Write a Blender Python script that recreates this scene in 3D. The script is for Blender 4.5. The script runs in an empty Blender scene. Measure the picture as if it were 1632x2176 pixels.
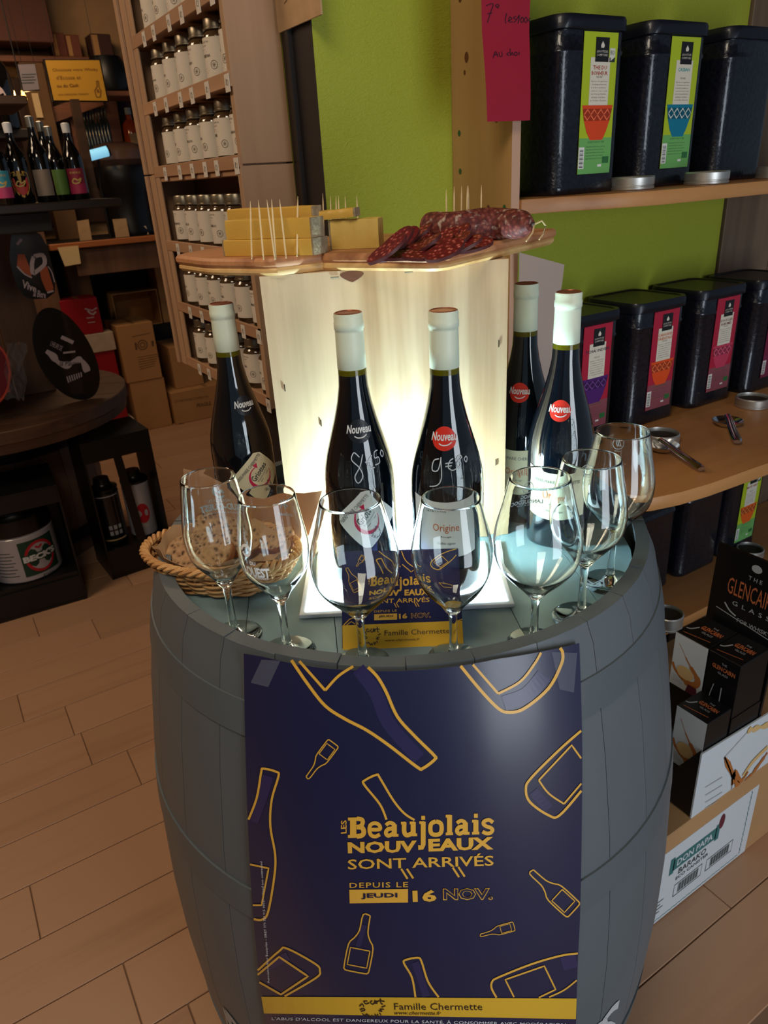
import bpy, math, random
from mathutils import Vector, Matrix
random.seed(7)
sc = bpy.context.scene
col = sc.collection
PI = math.pi
# ---------------------------------------------------------------- camera
F, EYE = 1524.7, Vector((0, 0, 1.36))
yaw, pit, rol = [math.radians(a) for a in (59.074, 25.127, -3.537)]
hd = Vector((math.cos(yaw), math.sin(yaw), 0)); r0 = Vector((math.sin(yaw), -math.cos(yaw), 0))
FW = hd*math.cos(pit) + Vector((0, 0, -math.sin(pit))); u0 = r0.cross(FW)
RT = r0*math.cos(rol) + u0*math.sin(rol); UP = -r0*math.sin(rol) + u0*math.cos(rol)
cd = bpy.data.cameras.new('camera'); cam = bpy.data.objects.new('camera', cd); col.objects.link(cam)
cd.sensor_fit = 'VERTICAL'; cd.sensor_height = 24; cd.lens = 24*F/2176; cd.clip_start = .02
cam.matrix_world = Matrix(((RT.x, UP.x, -FW.x, 0), (RT.y, UP.y, -FW.y, 0), (RT.z, UP.z, -FW.z, EYE.z), (0, 0, 0, 1)))
cd.dof.use_dof = True; cd.dof.focus_distance = .85; cd.dof.aperture_fstop = 9.0
sc.camera = cam
# ---------------------------------------------------------------- world, exposure, lamps
w = bpy.data.worlds.new('world'); sc.world = w; w.use_nodes = True
w.node_tree.nodes['Background'].inputs[0].default_value = (.62, .80, 1.0, 1)
w.node_tree.nodes['Background'].inputs[1].default_value = .16
vs = sc.view_settings; vs.view_transform = 'Standard'; vs.look = 'None'; vs.exposure = 0.0; vs.gamma = 1; vs.use_curve_mapping = False
def lamp(name, kind, loc, aim, energy, color, size=1, size_y=None):
    d = bpy.data.lights.new(name, kind); o = bpy.data.objects.new(name, d); col.objects.link(o)
    d.energy = energy; d.color = color
    if kind == 'AREA':
        d.shape = 'RECTANGLE'; d.size = size; d.size_y = size_y or size
    else: d.shadow_soft_size = size
    o.location = loc
    if aim is not None: o.rotation_euler = (Vector(aim)-Vector(loc)).to_track_quat('-Z', 'Y').to_euler()
    return o
lamp('daylight_shop_door', 'AREA', (.62, -1.75, .86), (.60, .6, .62), 28, (.84, .92, 1.0), .9, 1.65)
lamp('ceiling_lamp_front', 'AREA', (-.35, .10, 2.42), (.6, 1.1, 1.2), 14, (1, .86, .66), .6, .6)
lamp('ceiling_lamp_middle', 'AREA', (-.9, 2.0, 2.45), (.1, 1.9, 0), 17, (1, .74, .50), .6, .6)
lamp('ceiling_lamp_back', 'AREA', (.5, 3.7, 2.45), (.6, 4.0, 0), 11, (1, .70, .44), .6, .6)
# ---------------------------------------------------------------- pixel to point (in the photograph's 1632 x 2176 frame)
def ray(x, y): return FW + RT*((x-816)/F) - UP*((y-1088)/F)
def atz(x, y, z): d = ray(x, y); return EYE + d*((z-EYE.z)/d.z)
def atx(x, y, X): d = ray(x, y); return EYE + d*(X/d.x)
def aty(x, y, Y): d = ray(x, y); return EYE + d*(Y/d.y)
def atplane(x, y, P, N): d = ray(x, y); return EYE + d*((P-EYE).dot(N)/d.dot(N))
BC = Vector((.4348, .6878, 0)); ZT = .966
def BR(z): return .36 - .06*((z-.483)/.483)**2
def atbarrel(x, y, off=.0):
    d = ray(x, y); d = d/math.hypot(d.x, d.y)
    def g(t):
        p = EYE + d*t; return math.hypot(p.x-BC.x, p.y-BC.y) - (BR(min(max(p.z, 0), ZT)) + off)
    t0 = .25
    tm = (BC.x*d.x + BC.y*d.y)
    while g(t0+.01) > 0 and t0 < tm: t0 += .01
    if t0 >= tm: return EYE + d*tm
    a, b = t0, t0+.01
    for _ in range(26):
        m = (a+b)/2
        if g(m) > 0: a = m
        else: b = m
    return EYE + d*b
# ---------------------------------------------------------------- colours and materials
def lin(c): return tuple(((v/255)/12.92 if v/255 <= .04045 else ((v/255+.055)/1.055)**2.4) for v in c) + (1,)
MATS = {}
def mat(name, c, rough=.5, metal=0, bump=0, bscale=60, var=0, vscale=12, coat=0, emit=0, trans=0, ior=1.45, spec=.5, stretch=(1, 1, 1), alpha=1, sss=0, crough=.05):
    if name in MATS: return MATS[name]
    m = bpy.data.materials.new(name); m.use_nodes = True; nt = m.node_tree; b = nt.nodes['Principled BSDF']
    b.inputs['Base Color'].default_value = lin(c); b.inputs['Roughness'].default_value = rough; b.inputs['Metallic'].default_value = metal
    b.inputs['Coat Weight'].default_value = coat; b.inputs['Coat Roughness'].default_value = crough
    b.inputs['Specular IOR Level'].default_value = spec
    b.inputs['Transmission Weight'].default_value = trans; b.inputs['IOR'].default_value = ior; b.inputs['Alpha'].default_value = alpha
    if sss: b.inputs['Subsurface Weight'].default_value = sss; b.inputs['Subsurface Radius'].default_value = (.004, .003, .002)
    if emit: b.inputs['Emission Color'].default_value = lin(c); b.inputs['Emission Strength'].default_value = emit
    if var or bump:
        tc = nt.nodes.new('ShaderNodeTexCoord'); mp = nt.nodes.new('ShaderNodeMapping'); mp.inputs['Scale'].default_value = stretch
        nt.links.new(tc.outputs['Object'], mp.inputs[0])
    if var:
        n = nt.nodes.new('ShaderNodeTexNoise'); n.inputs['Scale'].default_value = vscale; n.inputs['Detail'].default_value = 6
        r = nt.nodes.new('ShaderNodeValToRGB'); k1 = 1-var; k2 = 1+var
        r.color_ramp.elements[0].position = .3; r.color_ramp.elements[1].position = .7
        L = lin(c); r.color_ramp.elements[0].color = (L[0]*k1, L[1]*k1, L[2]*k1, 1); r.color_ramp.elements[1].color = (min(1, L[0]*k2), min(1, L[1]*k2), min(1, L[2]*k2), 1)
        nt.links.new(mp.outputs[0], n.inputs[0]); nt.links.new(n.outputs[0], r.inputs[0]); nt.links.new(r.outputs[0], b.inputs['Base Color'])
    if bump:
        n = nt.nodes.new('ShaderNodeTexNoise'); n.inputs['Scale'].default_value = bscale; n.inputs['Detail'].default_value = 4
        bm = nt.nodes.new('ShaderNodeBump'); bm.inputs['Strength'].default_value = bump; bm.inputs['Distance'].default_value = .002
        nt.links.new(mp.outputs[0], n.inputs[0]); nt.links.new(n.outputs[0], bm.inputs['Height']); nt.links.new(bm.outputs[0], b.inputs['Normal'])
    MATS[name] = m; return m
def wood(name, c1, c2, axis='z', scale=28, rough=.55, dist=3.0, fine=.5, per_object=0.0, coat=0, knots=False):
    """grain running along the given axis of object space"""
    if name in MATS: return MATS[name]
    m = bpy.data.materials.new(name); m.use_nodes = True; nt = m.node_tree; b = nt.nodes['Principled BSDF']
    b.inputs['Roughness'].default_value = rough; b.inputs['Coat Weight'].default_value = coat
    tc = nt.nodes.new('ShaderNodeTexCoord'); mp = nt.nodes.new('ShaderNodeMapping')
    s = {'x': (.06, 1, 1), 'y': (1, .06, 1), 'z': (1, 1, .06)}[axis]; mp.inputs['Scale'].default_value = s
    nt.links.new(tc.outputs['Object'], mp.inputs[0])
    if per_object:
        oi = nt.nodes.new('ShaderNodeObjectInfo'); cx = nt.nodes.new('ShaderNodeVectorMath'); cx.operation = 'SCALE'
        cx.inputs[0].default_value = (7, 5, 9); nt.links.new(oi.outputs['Random'], cx.inputs['Scale']); nt.links.new(cx.outputs[0], mp.inputs['Location'])
    n1 = nt.nodes.new('ShaderNodeTexNoise'); n1.inputs['Scale'].default_value = scale*.35; n1.inputs['Detail'].default_value = 3; n1.inputs['Distortion'].default_value = 1.2
    n2 = nt.nodes.new('ShaderNodeTexNoise'); n2.inputs['Scale'].default_value = scale*5; n2.inputs['Detail'].default_value = 5
    mu = nt.nodes.new('ShaderNodeMath'); mu.operation = 'MULTIPLY'; mu.inputs[1].default_value = dist*4
    si = nt.nodes.new('ShaderNodeMath'); si.operation = 'SINE'
    a1 = nt.nodes.new('ShaderNodeMath'); a1.operation = 'MULTIPLY_ADD'; a1.inputs[1].default_value = .28; a1.inputs[2].default_value = .25
    a2 = nt.nodes.new('ShaderNodeMath'); a2.operation = 'MULTIPLY_ADD'; a2.inputs[1].default_value = fine
    r = nt.nodes.new('ShaderNodeValToRGB'); r.color_ramp.elements[0].position = .1; r.color_ramp.elements[1].position = .85
    r.color_ramp.elements[0].color = lin(c2); r.color_ramp.elements[1].color = lin(c1)
    nt.links.new(mp.outputs[0], n1.inputs[0]); nt.links.new(mp.outputs[0], n2.inputs[0]); nt.links.new(n1.outputs[0], mu.inputs[0])
    nt.links.new(mu.outputs[0], si.inputs[0]); nt.links.new(si.outputs[0], a1.inputs[0]); nt.links.new(n2.outputs[0], a2.inputs[0]); nt.links.new(a1.outputs[0], a2.inputs[2])
    nt.links.new(a2.outputs[0], r.inputs[0])
    out = r.outputs[0]
    if per_object:
        hs = nt.nodes.new('ShaderNodeHueSaturation'); ma = nt.nodes.new('ShaderNodeMapRange'); ma.inputs['To Min'].default_value = 1-per_object; ma.inputs['To Max'].default_value = 1+per_object
        nt.links.new(oi.outputs['Random'], ma.inputs[0]); nt.links.new(ma.outputs[0], hs.inputs['Value']); nt.links.new(out, hs.inputs['Color']); out = hs.outputs[0]
    nt.links.new(out, b.inputs['Base Color'])
    bm = nt.nodes.new('ShaderNodeBump'); bm.inputs['Strength'].default_value = .15; bm.inputs['Distance'].default_value = .001
    nt.links.new(a2.outputs[0], bm.inputs['Height']); nt.links.new(bm.outputs[0], b.inputs['Normal'])
    MATS[name] = m; return m
# ---------------------------------------------------------------- mesh building
def wloc(o):
    v = Vector((0, 0, 0))
    while o is not None: v += o.location; o = o.parent
    return v
class MB:
    def __init__(s): s.v = []; s.f = []
    def add(s, vs, fs):
        k = len(s.v); s.v += [tuple(p) for p in vs]; s.f += [tuple(i+k for i in f) for f in fs]; return s
    def box(s, c, d, rz=0, bev=0):
        x, y, z = d[0]/2, d[1]/2, d[2]/2; ca, sa = math.cos(rz), math.sin(rz)
        if bev:
            P = []
            zz = [(-z, bev), (-z+bev, 0), (z-bev, 0), (z, bev)]
            for h, i in zz:
                X, Y = x-i, y-i; b2 = bev*.8
                P += [(-X, -Y+b2, h), (-X+b2, -Y, h), (X-b2, -Y, h), (X, -Y+b2, h), (X, Y-b2, h), (X-b2, Y, h), (-X+b2, Y, h), (-X, Y-b2, h)]
            fs = [tuple(range(7, -1, -1)), tuple(range(24, 32))]
            for k in range(3):
                for i in range(8): j = (i+1) % 8; fs.append((k*8+i, k*8+j, k*8+8+j, k*8+8+i))
        else:
            P = [(-x, -y, -z), (x, -y, -z), (x, y, -z), (-x, y, -z), (-x, -y, z), (x, -y, z), (x, y, z), (-x, y, z)]
            fs = [(0, 3, 2, 1), (4, 5, 6, 7), (0, 1, 5, 4), (1, 2, 6, 5), (2, 3, 7, 6), (3, 0, 4, 7)]
        return s.add([(c[0]+p[0]*ca-p[1]*sa, c[1]+p[0]*sa+p[1]*ca, c[2]+p[2]) for p in P], fs)
    def b2(s, lo, hi, bev=0):
        return s.box([(a+b)/2 for a, b in zip(lo, hi)], [abs(b-a) for a, b in zip(lo, hi)], 0, bev)
    def hexa(s, P): return s.add(P, [(0, 3, 2, 1), (4, 5, 6, 7), (0, 1, 5, 4), (1, 2, 6, 5), (2, 3, 7, 6), (3, 0, 4, 7)])
    def lathe(s, prof, c=(0, 0, 0), n=32, a0=0, a1=2*PI, cap0=False, cap1=False, sq=0):
        full = abs(a1-a0-2*PI) < 1e-6; m = n if full else n+1; P = []
        for r, z in prof:
            for i in range(m):
                a = a0+(a1-a0)*i/n; P.append((c[0]+r*math.cos(a), c[1]+r*math.sin(a), c[2]+z))
        fs = []
        for k in range(len(prof)-1):
            for i in range(n):
                j = (i+1) % m; fs.append((k*m+i, k*m+j, (k+1)*m+j, (k+1)*m+i))
        if cap0: fs.append(tuple(range(m-1, -1, -1)))
        if cap1: fs.append(tuple((len(prof)-1)*m+i for i in range(m)))
        return s.add(P, fs)
    def tube(s, pts, r, n=8, cap=True):
        pts = [Vector(p) for p in pts]; rs = r if isinstance(r, (list, tuple)) else [r]*len(pts); P = []
        for i, p in enumerate(pts):
            t = (pts[min(i+1, len(pts)-1)]-pts[max(i-1, 0)]).normalized()
            a = Vector((0, 0, 1)) if abs(t.z) < .9 else Vector((1, 0, 0)); e1 = t.cross(a).normalized(); e2 = t.cross(e1)
            for k in range(n): an = 2*PI*k/n; P.append(p+(e1*math.cos(an)+e2*math.sin(an))*rs[i])
        fs = [(i*n+k, i*n+(k+1) % n, (i+1)*n+(k+1) % n, (i+1)*n+k) for i in range(len(pts)-1) for k in range(n)]
        if cap: fs += [tuple(range(n-1, -1, -1)), tuple((len(pts)-1)*n+k for k in range(n))]
        return s.add(P, fs)
    def prism(s, poly, z0, z1, bev=0):
        n = len(poly); rings = [(0, z0), (0, z1)] if not bev else [(bev, z0), (0, z0+bev), (0, z1-bev), (bev, z1)]
        cx = sum(p[0] for p in poly)/n; cy = sum(p[1] for p in poly)/n; P = []
        for i, z in rings:
            for p in poly:
                d = Vector((cx-p[0], cy-p[1])); d = d.normalized()*i if i else Vector((0, 0)); P.append((p[0]+d.x, p[1]+d.y, z))
        fs = [tuple(range(n-1, -1, -1)), tuple((len(rings)-1)*n+i for i in range(n))]
        for k in range(len(rings)-1):
            for i in range(n): j = (i+1) % n; fs.append((k*n+i, k*n+j, (k+1)*n+j, (k+1)*n+i))
        return s.add(P, fs)
    def sheet(s, G, th=0):
        """grid of points (rows of columns) as a sheet; th gives thickness along its normal"""
        R_, C_ = len(G), len(G[0]); P = [Vector(p) for row in G for p in row]
        fs = [(i*C_+j, i*C_+j+1, (i+1)*C_+j+1, (i+1)*C_+j) for i in range(R_-1) for j in range(C_-1)]
        if th:
            N = [Vector((0, 0, 0)) for _ in P]
            for f in fs:
                nn = (P[f[1]]-P[f[0]]).cross(P[f[3]]-P[f[0]])
                for i in f: N[i] += nn
            k = len(P); P2 = [p-n.normalized()*th for p, n in zip(P, N)]
            f2 = [tuple(i+k for i in reversed(f)) for f in fs]
            ed = [i for i in range(C_)] + [i*C_+C_-1 for i in range(1, R_)] + [(R_-1)*C_+j for j in range(C_-2, -1, -1)] + [i*C_ for i in range(R_-2, 0, -1)]
            sd = [(ed[i], ed[i]+k, ed[(i+1) % len(ed)]+k, ed[(i+1) % len(ed)]) for i in range(len(ed))]
            return s.add(P+P2, fs+f2+sd)
        return s.add(P, fs)
    def build(s, name, m, parent=None, smooth=False, ang=40, world=True):
        o = bpy.data.objects.new(name, bpy.data.meshes.new(name)); L = wloc(parent) if (parent is not None and world) else Vector((0, 0, 0))
        if parent is None and s.v and world:
            xs = [p[0] for p in s.v]; ys = [p[1] for p in s.v]; L = Vector(((min(xs)+max(xs))/2, (min(ys)+max(ys))/2, min(p[2] for p in s.v))); o.location = L
        o.data.from_pydata([(p[0]-L.x, p[1]-L.y, p[2]-L.z) for p in s.v], [], s.f)
        if m: o.data.materials.append(m)
        if smooth:
            o.data.shade_smooth()
            if ang: o.data.set_sharp_from_angle(angle=math.radians(ang))
        col.objects.link(o); o.parent = parent
        return o
def tag(o, label=None, cat=None, group=None, kind=None):
    if label: o['label'] = label
    if cat: o['category'] = cat
    if group: o['group'] = group
    if kind: o['kind'] = kind
    return o
def thing(name, label, cat, loc=(0, 0, 0), group=None):
    o = bpy.data.objects.new(name, None); o.empty_display_size = .02; col.objects.link(o); o.location = Vector(loc); return tag(o, label, cat, group)
def dup(root, loc, rz=0, label=None, group=None, sc_=None):
    r = root.copy(); col.objects.link(r); r.location = Vector(loc); r.rotation_euler = (0, 0, rz)
    if sc_: r.scale = sc_
    if label: r['label'] = label
    if group: r['group'] = group
    for ch in list(root.children):
        c = ch.copy(); col.objects.link(c); c.parent = r
        for g in list(ch.children):
            d = g.copy(); col.objects.link(d); d.parent = c
    return r
def retint(root, child, m):
    for c in root.children:
        if c.name.split('.')[0] == child:
            c.data = c.data.copy(); c.data.materials.clear(); c.data.materials.append(m)
# ---------------------------------------------------------------- print: lettering and line art laid on surfaces
_tc = {}
def glyphs(s, bold=0, shear=0, spacing=1.0, res=2):
    k = (s, bold, shear, spacing, res)
    if k in _tc: return _tc[k]
    c = bpy.data.curves.new('lettering', 'FONT'); c.body = s; c.offset = bold; c.shear = shear; c.space_character = spacing; c.resolution_u = res
    o = bpy.data.objects.new('lettering', c); me = o.to_mesh(); vs = [(v.co.x, v.co.y) for v in me.vertices]; fs = [tuple(p.vertices) for p in me.polygons]
    o.to_mesh_clear(); bpy.data.objects.remove(o); bpy.data.curves.remove(c)
    xs = [p[0] for p in vs]; ys = [p[1] for p in vs]; x0, x1, y0, y1 = min(xs), max(xs), min(ys), max(ys)
    vs = [((x-x0)/(x1-x0), (y-y0)/(y1-y0)) for x, y in vs]
    _tc[k] = (vs, fs, (x1-x0)/(y1-y0)); return _tc[k]
def text_on(mb, s, quad, f, **kw):
    """quad: bottom-left, bottom-right, top-right, top-left in the coordinates that f turns into points"""
    vs, fs, _ = glyphs(s, **kw); a, b, c, d = quad; P = []
    for u, v in vs:
        x = (a[0]*(1-u)+b[0]*u)*(1-v) + (d[0]*(1-u)+c[0]*u)*v; y = (a[1]*(1-u)+b[1]*u)*(1-v) + (d[1]*(1-u)+c[1]*u)*v
        P.append(f(x, y))
    mb.add(P, fs)
def rectq(x0, y0, x1, y1): return [(x0, y0), (x1, y0), (x1, y1), (x0, y1)]
def smoothpts(pts, k=6):
    if len(pts) < 3: return pts
    out = []
    for i in range(len(pts)-1):
        p0, p1, p2, p3 = pts[max(i-1, 0)], pts[i], pts[i+1], pts[min(i+2, len(pts)-1)]
        for j in range(k):
            t = j/k; out.append(tuple(.5*(2*p1[q]+(p2[q]-p0[q])*t+(2*p0[q]-5*p1[q]+4*p2[q]-p3[q])*t*t+(3*p1[q]-p0[q]-3*p2[q]+p3[q])*t**3) for q in (0, 1)))
    return out+[pts[-1]]
def stroke(mb, pts, wd, f, smooth=6, seg=None):
    if smooth: pts = smoothpts(pts, smooth)
    if seg:
        q = [pts[0]]
        for a, b in zip(pts, pts[1:]):
            n = max(1, int(math.hypot(b[0]-a[0], b[1]-a[1])/seg))
            q += [(a[0]+(b[0]-a[0])*i/n, a[1]+(b[1]-a[1])*i/n) for i in range(1, n+1)]
        pts = q
    P = []; W = wd if isinstance(wd, (list, tuple)) else [wd]*len(pts)
    for i, p in enumerate(pts):
        a, b = pts[max(i-1, 0)], pts[min(i+1, len(pts)-1)]; dx, dy = b[0]-a[0], b[1]-a[1]; L = math.hypot(dx, dy) or 1
        ww = W[min(i, len(W)-1)]/2; P += [f(p[0]-dy/L*ww, p[1]+dx/L*ww), f(p[0]+dy/L*ww, p[1]-dx/L*ww)]
    mb.add(P, [(2*i, 2*i+1, 2*i+3, 2*i+2) for i in range(len(pts)-1)])
def patch(mb, quad, f, nu=1, nv=1):
    a, b, c, d = quad; G = []
    for j in range(nv+1):
        v = j/nv; row = []
        for i in range(nu+1):
            u = i/nu
            row.append(f((a[0]*(1-u)+b[0]*u)*(1-v)+(d[0]*(1-u)+c[0]*u)*v, (a[1]*(1-u)+b[1]*u)*(1-v)+(d[1]*(1-u)+c[1]*u)*v))
        G.append(row)
    mb.sheet(G)
def plane_map(O, U, V, off=.0004):
    O, U, V = Vector(O), Vector(U), Vector(V); N = U.cross(V).normalized()*off
    return lambda x, y: O+U*x+V*y+N
def bottle_shape(tip, base, hw):
    """outline and label of a drawn wine bottle, from neck tip to base, half width hw"""
    tx, ty = tip; bx, by = base; L = math.hypot(bx-tx, by-ty); ax, ay = (bx-tx)/L, (by-ty)/L; nx, ny = -ay, ax
    q = lambda s_, t_: (tx+ax*s_*L+nx*t_*hw, ty+ay*s_*L+ny*t_*hw)
    A = [q(0, -.28), q(.28, -.34), q(.42, -.62), q(.55, -.98), q(.93, -1), q(.985, -.9), q(1, -.7)]
    B = [(q(s_, t_)) for s_, t_ in [(1, .7), (.985, .9), (.93, 1), (.55, .98), (.42, .62), (.28, .34), (0, .28)]]
    return A+B+[q(0, -.28)], [q(.6, -.78), q(.9, -.78), q(.9, .78), q(.6, .78), q(.6, -.78)]
# ================================================================ THE SETTING
def strct(o): o['kind'] = 'structure'; return o
m_grout = mat('grout', (132, 104, 82), .9)
strct(MB().b2((-3, -2.2, -.03), (3.6, 6.6, -.004)).build('floor', m_grout))
floor = bpy.data.objects['floor']
m_tile = wood('floor_tile_wood_look', (186, 143, 110), (150, 109, 79), 'x', 9, .42, 1.2, .9, .06)
_t = {}
for k in range(-5, 24):
    y0 = 1.068+.1475*k
    st = {6: -.075, 5: .036, 3: .142, 1: -.144, -1: -.016, 8: .206}.get(k)
    if st is None: st = random.uniform(0, .9)
    n0 = math.floor((-1.4-st)/.9)
    for i in range(n0, n0+5):
        x0 = st+i*.9
        if x0 > 2.3: continue
        if 'm' not in _t:
            o = MB().b2((.0012, .0012, -.008), (.8988, .1463, 0), .0012).build('tile', m_tile, floor, world=False); _t['m'] = o.data
        else:
            o = bpy.data.objects.new('tile', _t['m']); col.objects.link(o); o.parent = floor
        o.location = Vector((x0, y0, 0))-floor.location
def wall_green():
    m = bpy.data.materials.new('green_woven_wallpaper'); m.use_nodes = True; nt = m.node_tree; b = nt.nodes['Principled BSDF']
    b.inputs['Base Color'].default_value = lin((156, 164, 42)); b.inputs['Roughness'].default_value = .62
    tc = nt.nodes.new('ShaderNodeTexCoord'); mp = nt.nodes.new('ShaderNodeMapping'); mp.inputs['Rotation'].default_value = (0, math.radians(35), 0); mp.inputs['Scale'].default_value = (1, 1, 2.2)
    v = nt.nodes.new('ShaderNodeTexNoise'); v.inputs['Scale'].default_value = 95; v.inputs['Detail'].default_value = 2; v.inputs['Distortion'].default_value = 1.5
    bm = nt.nodes.new('ShaderNodeBump'); bm.inputs['Strength'].default_value = .55; bm.inputs['Distance'].default_value = .0022
    nt.links.new(tc.outputs['Object'], mp.inputs[0]); nt.links.new(mp.outputs[0], v.inputs[0]); nt.links.new(v.outputs[0], bm.inputs['Height']); nt.links.new(bm.outputs[0], b.inputs['Normal'])
    return m
strct(MB().b2((.5805, 1.086, 0), (1.60, 1.20, 2.6)).build('wall_green', wall_green()))
m_boards = wood('brown_boards', (128, 104, 80), (96, 76, 58), 'z', 18, .6)
wr = strct(MB().b2((1.60, 1.10, 0), (2.9, 1.20, 2.6)).build('wall_right', m_boards))
for i in range(6): MB().b2((1.603+i*.2, 1.078, 0), (1.799+i*.2, 1.1, 2.6), .002).build('board', m_boards, wr)
m_jamb = mat('black_jamb', (34, 29, 28), .38)
strct(MB().b2((.5795, 1.087, 0), (.70, 1.187, 2.6), .0).b2((.572, 1.150, 0), (.58, 1.160, 2.6)).build('trim_doorway', m_jamb))
m_wallb = mat('ochre_back_wall', (196, 152, 104), .8, bump=.2, bscale=30)
strct(MB().b2((.5802, 1.2, 0), (.70, 1.72, 2.6)).build('wall_passage', m_wallb))
strct(MB().b2((-3, 5.0, 0), (3.6, 5.1, 2.6)).build('wall_back', m_wallb))
strct(MB().b2((-3.1, -2.2, 0), (-3, 5.7, 2.6)).build('wall_left', m_wallb))
m_ceil = wood('dark_ceiling_boards', (92, 58, 40), (62, 38, 26), 'x', 10, .6)
ce = strct(MB().b2((-3, -2.2, 2.6), (3.6, 5.7, 2.65)).build('ceiling', m_ceil))
for i in range(7): MB().b2((-3, -.6+i*.85, 2.48), (3.6, -.48+i*.85, 2.6), .004).build('beam', m_ceil, ce)

# ================================================================ THE BARREL
m_brl = mat('grey_barrel_paint', (92, 99, 104), .42, bump=.25, bscale=14, var=.10, vscale=5, stretch=(1, 1, .3))
m_hoop = mat('grey_hoop_paint', (88, 96, 101), .4, bump=.1, bscale=40)
m_head = mat('dark_barrel_head', (122, 146, 150), .35, bump=.4, bscale=22, var=.18, vscale=18, stretch=(1, .2, 1))
barrel = thing('wine_barrel', 'grey painted wooden wine barrel with a dark blue poster taped on its front', 'barrel', BC)
NS = 30
def stave(a0, a1, j):
    mb = MB(); P = []; g = .0004; jit = j
    zs = [0, .008, .06, .14, .24, .34, .44, .53, .62, .72, .82, .90, .945, .962, .966+jit]
    for z in zs:
        R = BR(min(z, ZT)); ch = .0 if z < .945 else (.0 if z < .96 else .004)
        for q in range(4):
            a = a0+(a1-a0)*q/3; ee = g/R if q in (0, 3) else 0; a += ee if q == 0 else (-ee if q == 3 else 0)
            P.append((BC.x+(R-ch)*math.cos(a), BC.y+(R-ch)*math.sin(a), z))
    n = len(zs)
    for z in zs:
        R = BR(min(z, ZT))-(.024 if z < .9 else .019)
        for q in range(4):
            a = a0+(a1-a0)*q/3; P.append((BC.x+R*math.cos(a), BC.y+R*math.sin(a), z))
    fs = []
    for k in range(n-1):
        for q in range(3):
            fs.append((k*4+q, k*4+q+1, k*4+5+q, k*4+4+q)); o = n*4; fs.append((o+k*4+q+1, o+k*4+q, o+k*4+4+q, o+k*4+5+q))
        fs.append((k*4+3, n*4+k*4+3, n*4+k*4+7, k*4+7)); fs.append((n*4+k*4, k*4, k*4+4, n*4+k*4+4))
    for k, fl in ((0, 0), (n-1, 1)):
        for q in range(3): f = (k*4+q, k*4+q+1, n*4+k*4+q+1, n*4+k*4+q); fs.append(f if fl else f[::-1])
    return mb.add(P, fs)
a = -1.93
for i in range(NS):
    wd = 2*PI/NS*(1+.0*(i % 2)); stave(a, a+wd, random.uniform(-.001, .001)).build('stave', m_brl, barrel, True); a += wd
zA1, zA0 = atbarrel(515, 1485).z, atbarrel(517, 1560).z
zB1, zB0 = atbarrel(528, 1886).z, atbarrel(534, 1948).z
for z0, z1 in ((zA0, zA1), (zB0, zB1), (.966-zB1, .966-zB0), (.966-zA1, .966-zA0), (.01, .045)):
    pr = [(BR(z0+(z1-z0)*k/4)+(.0018 if 0 < k < 4 else .0016), z0+(z1-z0)*k/4) for k in range(5)]
    MB().lathe([(BR(z0)-.001, z0)]+pr+[(BR(z1)-.001, z1)], BC, 96).build('hoop', m_hoop, barrel, True, 30)
ZH = .935
hb = 6; wdt = .562/hb
for i in range(hb):
    x0 = -.281+i*wdt; x1 = x0+wdt-.0008; pts = []
    rr = .2805
    for t in range(9):
        x = x0+(x1-x0)*t/8; pts.append((x, -math.sqrt(max(0, rr*rr-x*x))))
    for t in range(8, -1, -1):
        x = x0+(x1-x0)*t/8; pts.append((x, math.sqrt(max(0, rr*rr-x*x))+1e-5))
    ca, sa = math.cos(-.45), math.sin(-.45)
    MB().prism([(BC.x+p[0]*ca-p[1]*sa, BC.y+p[0]*sa+p[1]*ca) for p in pts], ZH-.02, ZH).build('head_board', m_head, barrel)
m_chalk = mat('pale_stencil_paint', (186, 184, 184), .7)
def barrel_az(): return lambda a, z: Vector((BC.x+(BR(z)+.0005)*math.cos(a), BC.y+(BR(z)+.0005)*math.sin(a), z))
mb = MB()
for s_, x, y in (('L', 440, 2094), ('A', 466, 2128), ('P', 484, 2150), ('P', 1296, 2148), ('S', 1320, 2114)):
    p = atbarrel(x, y); an = math.atan2(p.y-BC.y, p.x-BC.x); z1 = p.z
    dw = .10 if s_ in 'LAP' and x < 800 else .12
    if x < 800: q = rectq(an-.02, z1-.085, an+dw-.02, z1)
    else: q = rectq(an-dw, z1-.085, an, z1)
    text_on(mb, s_, q, barrel_az(), bold=.02)
mb.build('stencil_lettering', m_chalk, barrel)

# ---------------------------------------------------------------- poster
def C(u, v): return (500+u/2.1474, 1360+v/2.1474)
def CP(l): return [C(*p) for p in l]
m_navy = mat('navy_poster_paper', (30, 33, 68), .38, coat=.5, bump=.12, bscale=3, crough=.22)
m_gold = mat('poster_gold_ink', (234, 178, 68), .4, coat=.3, crough=.25)
m_yel = mat('poster_yellow_ink', (226, 178, 50), .35, coat=.4)
m_purp = mat('poster_purple_ink', (46, 42, 86), .38, coat=.5, crough=.22)
m_ink = mat('dark_print_ink', (52, 36, 30), .5)
m_white = mat('white_print_ink', (226, 228, 230), .5)
poster = thing('poster', 'navy blue poster with gold bottle outlines taped to the barrel front', 'poster', atbarrel(870, 1700))
L_ = [(38, 62), (46, 500), (60, 900), (80, 1240), (118, 1620), (131, 1700), (140, 1790)]
R_ = [(1570, 15), (1582, 400), (1583, 700), (1575, 1200), (1562, 1500), (1556, 1720), (1552, 1790)]
def edge(l, t):
    s_ = smoothpts(l, 8); k = t*(len(s_)-1); i = min(int(k), len(s_)-2); f = k-i; return (s_[i][0]*(1-f)+s_[i+1][0]*f, s_[i][1]*(1-f)+s_[i+1][1]*f)
def top_dip(u): return 4*u*(1-u)*82
G = []
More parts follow.
